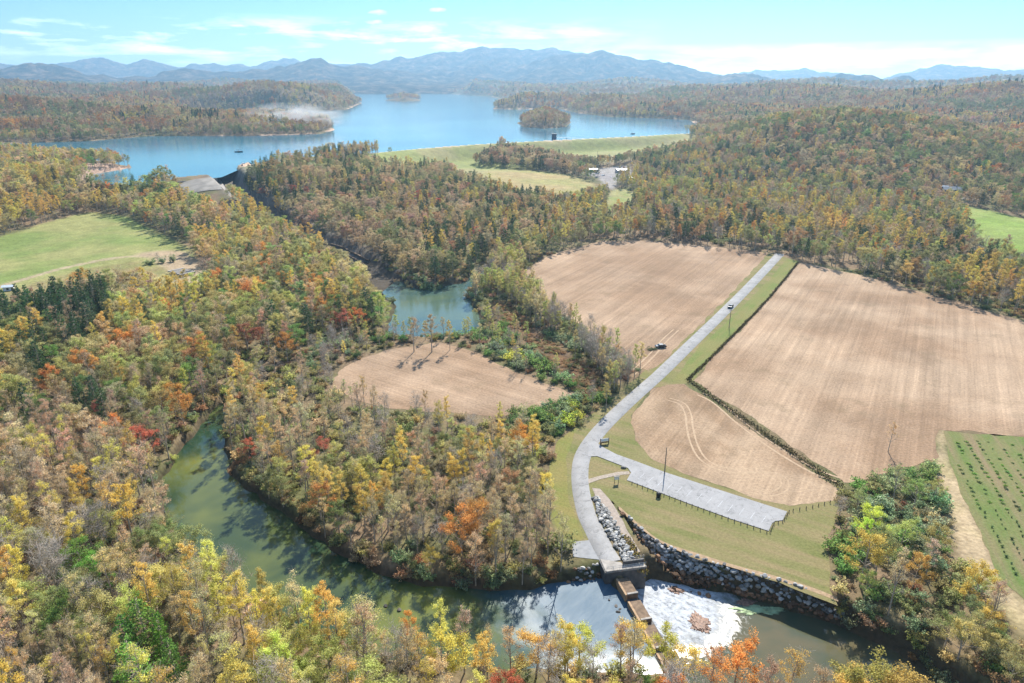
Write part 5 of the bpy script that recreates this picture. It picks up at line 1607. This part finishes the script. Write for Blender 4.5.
# heap of green brush next to it
x, y = PX(650, 349.5)
for k, (dx, dy, s, co) in enumerate(((0, 0, .9, 'olive'),)):
    o = SRC[('shrub', 2)][0].copy(); COL.objects.link(o); o.parent = None; o.name = 'brush_pile'
    o.location = (x, y, -.1); o.scale = (1.5, .7, .4); o.rotation_euler = (0, 0, .1); o['tint'] = [.17, .20, .10]
    tag(o, 'flat heap of green brush left of the dark vehicle on the field', 'brush pile')
CZ = 21.8
crest_cars = [(243, 163.6), (249, 163.2), (256, 162.6), (262, 162.4), (268, 162), (274, 161.8)]
cn = ['first', 'second', 'third', 'fourth', 'fifth', 'last']
for i, (px, py) in enumerate(crest_cars):
    x, y = PX(px, py + .8, CZ); 
    c = car(px, py + .8, 1.2 + .1 * (i % 3), 'carwhite' if i % 3 != 1 else 'carpaint', f'{cn[i]} parked car from the left on the pale pad by the lake', 'cars parked beside the lake', hz(x, y) + .02); c.name = 'parked_car'
for i, (px, py) in enumerate(((597, 174), (603, 176), (611, 178), (634, 185))):
    x, y = PX(px, py, 5)
    c = car(px, py, .4 * i, 'carwhite', f'{("first", "second", "third", "last")[i]} white car from the left in the yard below the dam', 'cars in the dam yard', hz(x, y) + .05); c.name = 'parked_car'

def on_ground(px, py, z=10):
    x, y = PX(px, py, z)
    for _ in range(12): x, y = PX(px, py, hz(x, y))
    return x, y, hz(x, y)

# ------------------------------------------------------------------ buildings
def house(px, py, L, W, H, rz, wall_m, roof_m, label, name='house', pitch=.45, windows=3, chimney=False, z=None):
    x, y, zg = on_ground(px, py)
    e = empty(name, (x, y, zg - .3), rz); tag(e, label, 'house' if name == 'house' else 'building')
    MB().add([(a * L / 2, b_ * W / 2, 0) for a, b_ in ((-1, -1), (1, -1), (1, 1), (-1, 1))] + [(a * L / 2, b_ * W / 2, H) for a, b_ in ((-1, -1), (1, -1), (1, 1), (-1, 1))] + [(-L / 2, 0, H + pitch * W / 2), (L / 2, 0, H + pitch * W / 2)],
             [(0, 1, 5, 4), (2, 3, 7, 6), (1, 2, 6, 9, 5), (3, 0, 4, 8, 7), (3, 2, 1, 0)]).build('wall', wall_m, e)
    o_ = .5
    rb_ = MB()
    for sd in (-1, 1):
        y0, z0 = sd * (W / 2 + o_), H - pitch * o_ + .06
        yr, zr = 0, H + pitch * W / 2 + .06
        v = [(-L / 2 - o_, y0, z0), (L / 2 + o_, y0, z0), (L / 2 + o_, yr, zr), (-L / 2 - o_, yr, zr)]
        v += [(p[0], p[1], p[2] + .16) for p in v]
        rb_.add(v, [(0, 1, 2, 3), (7, 6, 5, 4), (0, 4, 5, 1), (1, 5, 6, 2), (2, 6, 7, 3), (3, 7, 4, 0)])
    rf = rb_.build('roof', roof_m, e)
    if chimney: solid('chimney', [((L * .2, W * .12, H + pitch * W / 2 + .5), (.8, .8, 2.0))], M['brick'], rf)
    for sd in (-1, 1):
        for k in range(windows):
            cx_ = (k - (windows - 1) / 2) * L / windows
            f = solid('window', [((cx_, sd * (W / 2 + .03), H * .55), (1.3, .12, 1.3))], M['white'], e, .01)
            solid('pane', [((cx_, sd * (W / 2 + .09), H * .55), (1.06, .05, 1.06))], M['glass'], f, .005)
    d = solid('door', [((L * .5 / max(1, windows) * .98, -(W / 2 + .04), 1.15), (1.05, .12, 2.1))], M['kiosk'], e, .01)
    return e
house(951, 194.5, 15, 8.5, 5.0, -.25, M['siding'], plain('slate_roof', (.12, .14, .17), .6, .15, 1), 'slate blue house with a dark roof beside the right meadow', 'house', .5, 4, True)
house(942, 190.5, 8, 6, 3.2, -.25, M['siding'], M['roof'], 'small pale-roofed annex behind the slate blue house', 'house', .45, 2)
house(622, 172.5, 14, 8, 3.6, .2, M['brick'], M['roof'], 'long pale building in the yard below the dam', 'service_building', .25, 4)
house(592, 172, 12, 6, 3.4, .1, M['siding'], M['roof'], 'low grey-roofed building beside the dark pine in the dam yard', 'service_building', .3, 3)
house(634, 180.5, 13, 7, 3.4, .15, M['white'], M['roof'], 'white flat building nearest the trees in the dam yard', 'service_building', .2, 4)
house(815, 86.4, 26, 14, 7, .3, M['white'], M['roof'], 'white house far out on the hazy hills at the right', 'house', .45, 3)
house(730, 92.5, 24, 13, 7, .1, M['white'], M['roof'], 'white house far off beyond the right end of the lake', 'house', .45, 3)
house(9, 290, 4.2, 3, 2.2, .3, M['white'], M['roof'], 'small white shed at the left edge beside the pasture track', 'shed', .35, 1)
# cars parked at the house
for i, (px, py) in enumerate(((957, 199.5), (963, 199.5))):
    x, y, z = on_ground(px, py)
    c = car(px, py, .5, 'carwhite' if i else 'carpaint', f'{"white" if i else "dark"} car parked in front of the slate blue house', None, z + .05); c.name = 'parked_car'
# slatted frame at the edge of the left pasture
x, y, z = on_ground(182, 274)
e = empty('lumber_rack', (x, y, z), math.radians(-38)); tag(e, 'pale slatted timber rack at the corner of the left pasture', 'timber rack')
for k in range(6):
    MB().box((-6 + k * 2.4, 0, 1.5), (1.25, 9.0, .35)).build('timber_row', M['concrete'] if k % 2 else M['brick'], e, .03)
for a_ in (-6.2, 0, 6.2):
    for b_ in (-4, 0, 4): MB().box((a_, b_, .6), (.3, .3, 1.5)).build('post', M['wood'], e, .01)
for b_ in (-4, 0, 4): MB().box((0, b_, 1.2), (13.5, .3, .25)).build('bearer', M['wood'], e, .01)

# ------------------------------------------------------------------ dam works
# spillway sill and its training walls
A_ = PXA([(160, 182.5), (217, 177.5)], 22)
e = empty('spillway', (*A_[0], 0)); tag(e, 'long concrete spillway sill and apron at the left end of the dam', 'spillway')
bpy.context.view_layer.update()
d_ = (A_[1] - A_[0]); d_ /= np.hypot(*d_); n_ = np.array([d_[1], -d_[0]])
if n_[1] > 0: n_ = -n_
kids(MB().prism([A_[0], A_[1], A_[1] - n_ * 2.2, A_[0] - n_ * 2.2], 8, 21.3).build('sill', M['concrete_dark'], None, .05), e)
def quad_slab(P_, Zs, t, name, m, parent):
    v = [(p[0], p[1], z) for p, z in zip(P_, Zs)]; v += [(p[0], p[1], z - t) for p, z in zip(P_, Zs)]
    return kids(MB().add(v, [(0, 1, 2, 3), (7, 6, 5, 4), (0, 4, 5, 1), (1, 5, 6, 2), (2, 6, 7, 3), (3, 7, 4, 0)]).build(name, m), parent)
def drape(quad, n, m_, lift):
    """a slab laid over the slope between four corners"""
    b = MB(); q = [np.array(c) for c in quad]; V = []
    for i in range(n + 1):
        for k in range(n + 1):
            u, v_ = i / n, k / n
            p = (q[0] * (1 - u) + q[1] * u) * (1 - v_) + (q[3] * (1 - u) + q[2] * u) * v_
            V.append((p[0], p[1], hz(*p) + lift))
    return b.add(V, [(i * (n + 1) + k, (i + 1) * (n + 1) + k, (i + 1) * (n + 1) + k + 1, i * (n + 1) + k + 1) for i in range(n) for k in range(n)])
apq = [PX(178, 182.6, 21), PX(216.5, 178.6, 21), PX(222, 188, 19.8), PX(186, 188, 20.2)]
kids(drape(apq, 14, None, .45).build('apron', plain('stained_apron', (.25, .225, .19), .9, .3, .12)), e)
def wall_run(name, pts, h0, h1, th, m, cap_m, label):
    """a retaining wall: pts = (px,py,z of the crown)"""
    e = empty(name, (*on_ground(*pts[0][:2], 12)[:2], 0)); tag(e, label, 'retaining wall'); bpy.context.view_layer.update()
    C = []
    for p in catmull([on_ground(p[0], p[1], 12)[:2] for p in pts], 4): C.append(np.array([p[0], p[1], hz(*p) + pts[0][2]]))
    V, Fc = [], []
    V2 = []
    for i, c in enumerate(C):
        t = C[min(i + 1, len(C) - 1)] - C[max(i - 1, 0)]; t = t[:2] / np.hypot(*t[:2]); nn = np.array([-t[1], t[0]]) * th / 2
        for sgn, dz in ((1, -h0), (1, 0), (-1, 0), (-1, -h0)):
            V.append((*(c[:2] + nn * sgn), c[2] + dz))
        for sgn, dz in ((1.5, 0.003), (1.5, h1), (-1.5, h1), (-1.5, .003)):
            V2.append((*(c[:2] + nn * sgn), c[2] + dz))
    for i in range(len(C) - 1):
        for k in range(4):
            Fc.append((4 * i + k, 4 * i + (k + 1) % 4, 4 * i + 4 + (k + 1) % 4, 4 * i + 4 + k))
    Fc += [(0, 1, 2, 3), tuple(4 * (len(C) - 1) + k for k in (3, 2, 1, 0))]
    kids(MB().add(V, Fc).build('wall_face', m), e); kids(MB().add(V2, Fc).build('coping', cap_m), e)
    return e
wall_run('retaining_wall', [(217, 177, 2.2), (219.5, 183, 2), (224, 191, 2), (231, 198, 2), (241, 204, 2)], 8, .35, 2.2, M['concrete_dark'], M['concrete'], 'dark curved training wall on the right of the spillway')
wall_run('retaining_wall', [(304, 226, 1.2), (320, 233, 1), (340, 241, 1), (356, 249, 1), (368, 256, 1)], 7, .3, .9, M['concrete_dark'], M['kiosk'], 'long dark wall along the far side of the tailrace')
wall_run('retaining_wall', [(330, 248, 1.0), (345, 255, 1), (356, 261, 1), (364, 266, 1)], 5, .3, .8, M['concrete_dark'], M['kiosk'], 'short dark wall on the near side of the tailrace')
x, y = PX(554, 139, LAKE_Z)
e = empty('intake_tower', (x, y, LAKE_Z)); tag(e, 'dark square intake tower standing in the lake behind the dam', 'intake tower')
solid('shaft', [((0, 0, 1.5), (7, 7, 11))], M['siding'], e, .1); solid('roof', [((0, 0, 7.4), (8, 8, .8))], M['concrete_dark'], e, .05)
for k in (-1.6, 1.6): solid('window', [((k, -3.53, 4.4), (1.3, .1, 1.8))], M['glass'], e, .01)
br = MB()
xb, yb = PX(590, 139.5, 21); bx, by = xb - x, yb - y
bl = math.hypot(bx, by); ba = math.atan2(by, bx)
e2 = empty('footbridge', (x, y, LAKE_Z), ba); tag(e2, 'thin footbridge from the dam crest to the intake tower', 'footbridge')
solid('deck', [((bl / 2 + 2, 0, 2.6), (bl - 4, 1.6, .35))], M['steel'], e2, .02)
for sd in (-.75, .75): solid('railing', [((bl / 2 + 2, sd, 3.6), (bl - 4, .08, .1))] + [((4 + q * (bl - 6) / 8, sd, 3.2), (.08, .07, .9)) for q in range(9)], M['steel'], e2, 0)
for q in (.35, .7): solid('pier', [((bl * q, 0, 0), (.7, .7, 5.0))], M['concrete_dark'], e2, .02)

def boat(px, py, L, rz, label, canopy=True):
    x, y = PX(px, py, LAKE_Z)
    e = empty('boat', (x, y, LAKE_Z - .1), rz); tag(e, label, 'boat')
    n = 9; b = MB(); ring = []
    for i in range(n):
        t = i / (n - 1); w_ = L * .16 * (1 - max(0, (t - .55) / .45) ** 2 * .97)
        ring.append([(t * L - L / 2, -w_, .95 + .3 * t), (t * L - L / 2, -w_ * .7, -.2 + .3 * t * t), (t * L - L / 2, w_ * .7, -.2 + .3 * t * t), (t * L - L / 2, w_, .95 + .3 * t)])
    V = [p for r_ in ring for p in r_]
    Fq = [(4 * i + k, 4 * i + k + 1, 4 * i + 5 + k, 4 * i + 4 + k) for i in range(n - 1) for k in range(3)] + [(4 * i + 3, 4 * i, 4 * i + 4, 4 * i + 7) for i in range(n - 1)] + [(0, 1, 2, 3)]
    b.add(V, Fq).build('hull', M['carpaint'], e)
    solid('console', [((-L * .05, 0, 1.5), (L * .16, L * .16, 1.0))], M['white'], e)
    if canopy:
        solid('canopy', [((-L * .08, 0, 2.9), (L * .4, L * .26, .1))], M['carpaint'], e)
        for a_ in (-.26, .1):
            for s_ in (-1, 1): solid('strut', [((L * a_, s_ * L * .12, 2.0), (.08, .08, 1.8))], M['steel'], e, 0)
    solid('outboard', [((-L * .53, 0, .7), (.6, .5, 1.2))], M['black'], e)
    return e
boat(239, 152, 9, .2, 'dark motor boat crossing the lake above the spillway')
boat(633, 134, 8, .3, 'small dark boat near the right end of the dam')
boat(374, 94.2, 12, .1, 'tiny dark boat far across the lake')

# ------------------------------------------------------------------ smoke drifting over the point
def smoke(name, px, py, rx, ry, rz_, dens, label):
    x, y = PX(px, py, LAKE_Z)
    bm = bmesh.new(); bmesh.ops.create_icosphere(bm, subdivisions=3, radius=1)
    me = bpy.data.meshes.new(name); bm.to_mesh(me); bm.free()
    m = bpy.data.materials.new(name + '_plume'); m.use_nodes = True; nt = m.node_tree; nt.nodes.remove(nt.nodes['Principled BSDF'])
    pv = N(nt, 'ShaderNodeVolumePrincipled'); pv.inputs['Color'].default_value = (.99, .99, .99, 1); pv.inputs['Anisotropy'].default_value = .55
    tc = N(nt, 'ShaderNodeTexCoord')
    ln = N(nt, 'ShaderNodeVectorMath', operation='LENGTH'); nt.links.new(tc.outputs['Object'], ln.inputs[0])
    fall = ramp(nt, ln.outputs['Value'], [(.1, 1.0), (.95, 0.0)])
    f = noise(nt, tc.outputs['Object'], 2.2, 4, .6, .6)
    d = math_(nt, 'MULTIPLY', math_(nt, 'MULTIPLY', ramp(nt, f, [(.44, 0.0), (.64, 1.0)]), fall), dens)
    nt.links.new(d, pv.inputs['Density']); nt.links.new(pv.outputs[0], nt.nodes['Material Output'].inputs['Volume'])
    me.materials.append(m)
    o = link(name, me); o.location = (x, y, LAKE_Z + rz_ * .8 + 1); o.scale = (rx, ry, rz_)
    return tag(o, label, None, None, 'stuff')
smoke('smoke', 295, 131, 105, 36, 28, .085, 'white smoke drifting over the wooded point')
smoke('smoke', 257, 133, 15, 12, 14, .09, 'small white puff of smoke at the shore of the point')

# ------------------------------------------------------------------ sky, sun, air
SUN_AZ, SUN_EL = math.radians(14.5), math.radians(40)
w = bpy.data.worlds.new('World'); sc.world = w; w.use_nodes = True
nt = w.node_tree; bg = nt.nodes['Background']
sky = N(nt, 'ShaderNodeTexSky', sky_type='NISHITA'); sky.sun_disc = False
sky.sun_elevation = SUN_EL; sky.sun_rotation = SUN_AZ
sky.altitude = 600; sky.air_density = 1.0; sky.dust_density = .35; sky.ozone_density = 1.6
tc = N(nt, 'ShaderNodeTexCoord')
sx = N(nt, 'ShaderNodeSeparateXYZ'); nt.links.new(tc.outputs['Generated'], sx.inputs[0])
az = math_(nt, 'ARCTAN2', sx.outputs['X'], sx.outputs['Y']); el = math_(nt, 'ARCSINE', sx.outputs['Z'])
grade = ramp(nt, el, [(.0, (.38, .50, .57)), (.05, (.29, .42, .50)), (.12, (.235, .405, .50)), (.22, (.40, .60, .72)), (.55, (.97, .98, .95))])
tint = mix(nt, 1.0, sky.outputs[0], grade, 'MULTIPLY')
cv = N(nt, 'ShaderNodeCombineXYZ'); nt.links.new(math_(nt, 'MULTIPLY', az, 5.0), cv.inputs[0]); nt.links.new(math_(nt, 'MULTIPLY', el, 42.0), cv.inputs[1])
n1 = noise(nt, cv.outputs[0], 1.1, 7, .6, .5)
cv2 = N(nt, 'ShaderNodeCombineXYZ'); nt.links.new(math_(nt, 'MULTIPLY', az, 16.0), cv2.inputs[0]); nt.links.new(math_(nt, 'MULTIPLY', el, 50.0), cv2.inputs[1])
n2 = noise(nt, cv2.outputs[0], 1.0, 5, .6, .4)
# a low bank of cloud over the range, higher on the left
band_r = ramp(nt, math_(nt, 'MULTIPLY', el, 10.0), [(.04, 0.0), (.16, .8), (.30, 1.0), (.46, 0.0), (.9, 0.0)])
band_l = ramp(nt, math_(nt, 'MULTIPLY', el, 10.0), [(.10, 0.0), (.3, .8), (.55, .9), (.80, 0.0)])
side = ramp(nt, math_(nt, 'ADD', math_(nt, 'MULTIPLY', az, .5), .5), [(.50, 0.0), (.60, 1.0)])
band = mix(nt, side, band_l, band_r)
thr = mix(nt, side, (.49, .49, .49), (.37, .37, .37))
cl = math_(nt, 'MULTIPLY', math_(nt, 'MULTIPLY', math_(nt, 'MAXIMUM', math_(nt, 'SUBTRACT', math_(nt, 'ADD', math_(nt, 'MULTIPLY', n1, .7), math_(nt, 'MULTIPLY', n2, .3)), thr), 0.0), 5.0), band)
# two small clouds higher up
def puff(pxx, pyy, ra, re):
    a0 = math.atan2((pxx - CX) / F, CS - (pyy - CY) / F * SN); e0 = math.atan2(-SN - (pyy - CY) / F * CS, math.hypot((pxx - CX) / F, CS - (pyy - CY) / F * SN))
    da = math_(nt, 'DIVIDE', math_(nt, 'SUBTRACT', az, a0), ra); de = math_(nt, 'DIVIDE', math_(nt, 'SUBTRACT', el, e0), re)
    r2 = math_(nt, 'ADD', math_(nt, 'MULTIPLY', da, da), math_(nt, 'MULTIPLY', de, de))
    return math_(nt, 'MAXIMUM', math_(nt, 'SUBTRACT', math_(nt, 'MULTIPLY', n2, 2.9), math_(nt, 'ADD', r2, .85)), 0.0)
tot = cl
for q in ((378, 12, .018, .005), (373, 22, .019, .0045), (438, 10, .016, .0045), (240, 26, .02, .003), (335, 36, .045, .004), (420, 40, .06, .005)):
    tot = math_(nt, 'ADD', tot, math_(nt, 'MULTIPLY', puff(*q), .55))
cf = math_(nt, 'MINIMUM', tot, .88)
ccol = mix(nt, n2, (7.6, 8.6, 9.3), (17, 17.3, 17.5))
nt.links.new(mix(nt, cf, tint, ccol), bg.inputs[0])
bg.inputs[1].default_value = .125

sl = bpy.data.lights.new('sun', 'SUN'); sl.energy = 4.6; sl.angle = math.radians(.5); sl.color = (1.0, .95, .87)
so = bpy.data.objects.new('sun', sl); COL.objects.link(so)
sd = Vector((math.sin(SUN_AZ) * math.cos(SUN_EL), math.cos(SUN_AZ) * math.cos(SUN_EL), math.sin(SUN_EL)))
so.rotation_euler = sd.to_track_quat('Z', 'Y').to_euler(); so.location = (0, 0, 900)

hb = MB().box((0, 5900, 258), (27200, 15200, 534)).build('haze', M['white'])
hb.data.materials.clear()
m = bpy.data.materials.new('pale_air'); m.use_nodes = True; nt = m.node_tree; nt.nodes.remove(nt.nodes['Principled BSDF'])
pv = N(nt, 'ShaderNodeVolumePrincipled'); pv.inputs['Color'].default_value = (.40, .66, .90, 1); pv.inputs['Density'].default_value = .000096; pv.inputs['Anisotropy'].default_value = .4
nt.links.new(pv.outputs[0], nt.nodes['Material Output'].inputs['Volume'])
hb.data.materials.append(m)
tag(hb, 'pale blue air over the whole valley', None, None, 'stuff')

# ------------------------------------------------------------------ camera and picture
cd = bpy.data.cameras.new('camera'); cam = bpy.data.objects.new('camera', cd); COL.objects.link(cam)
cd.sensor_width = 36; cd.lens = F * 36 / 1024; cd.clip_start = .5; cd.clip_end = 60000
cam.location = (0, 0, CAMZ); cam.rotation_euler = (math.radians(90) - PITCH, 0, 0)
sc.camera = cam
sc.render.engine = 'CYCLES'
sc.view_settings.view_transform = 'Standard'; sc.view_settings.look = 'None'; sc.view_settings.gamma = 1
sc.view_settings.exposure = 1.05
cy = sc.cycles
cy.max_bounces = 6; cy.diffuse_bounces = 3; cy.glossy_bounces = 3; cy.transmission_bounces = 4; cy.volume_bounces = 0; cy.transparent_max_bounces = 4
cy.use_denoising = True
cy.sample_clamp_indirect = 8
cy.volume_max_steps = 256
cy.use_adaptive_sampling = True; cy.adaptive_threshold = .015
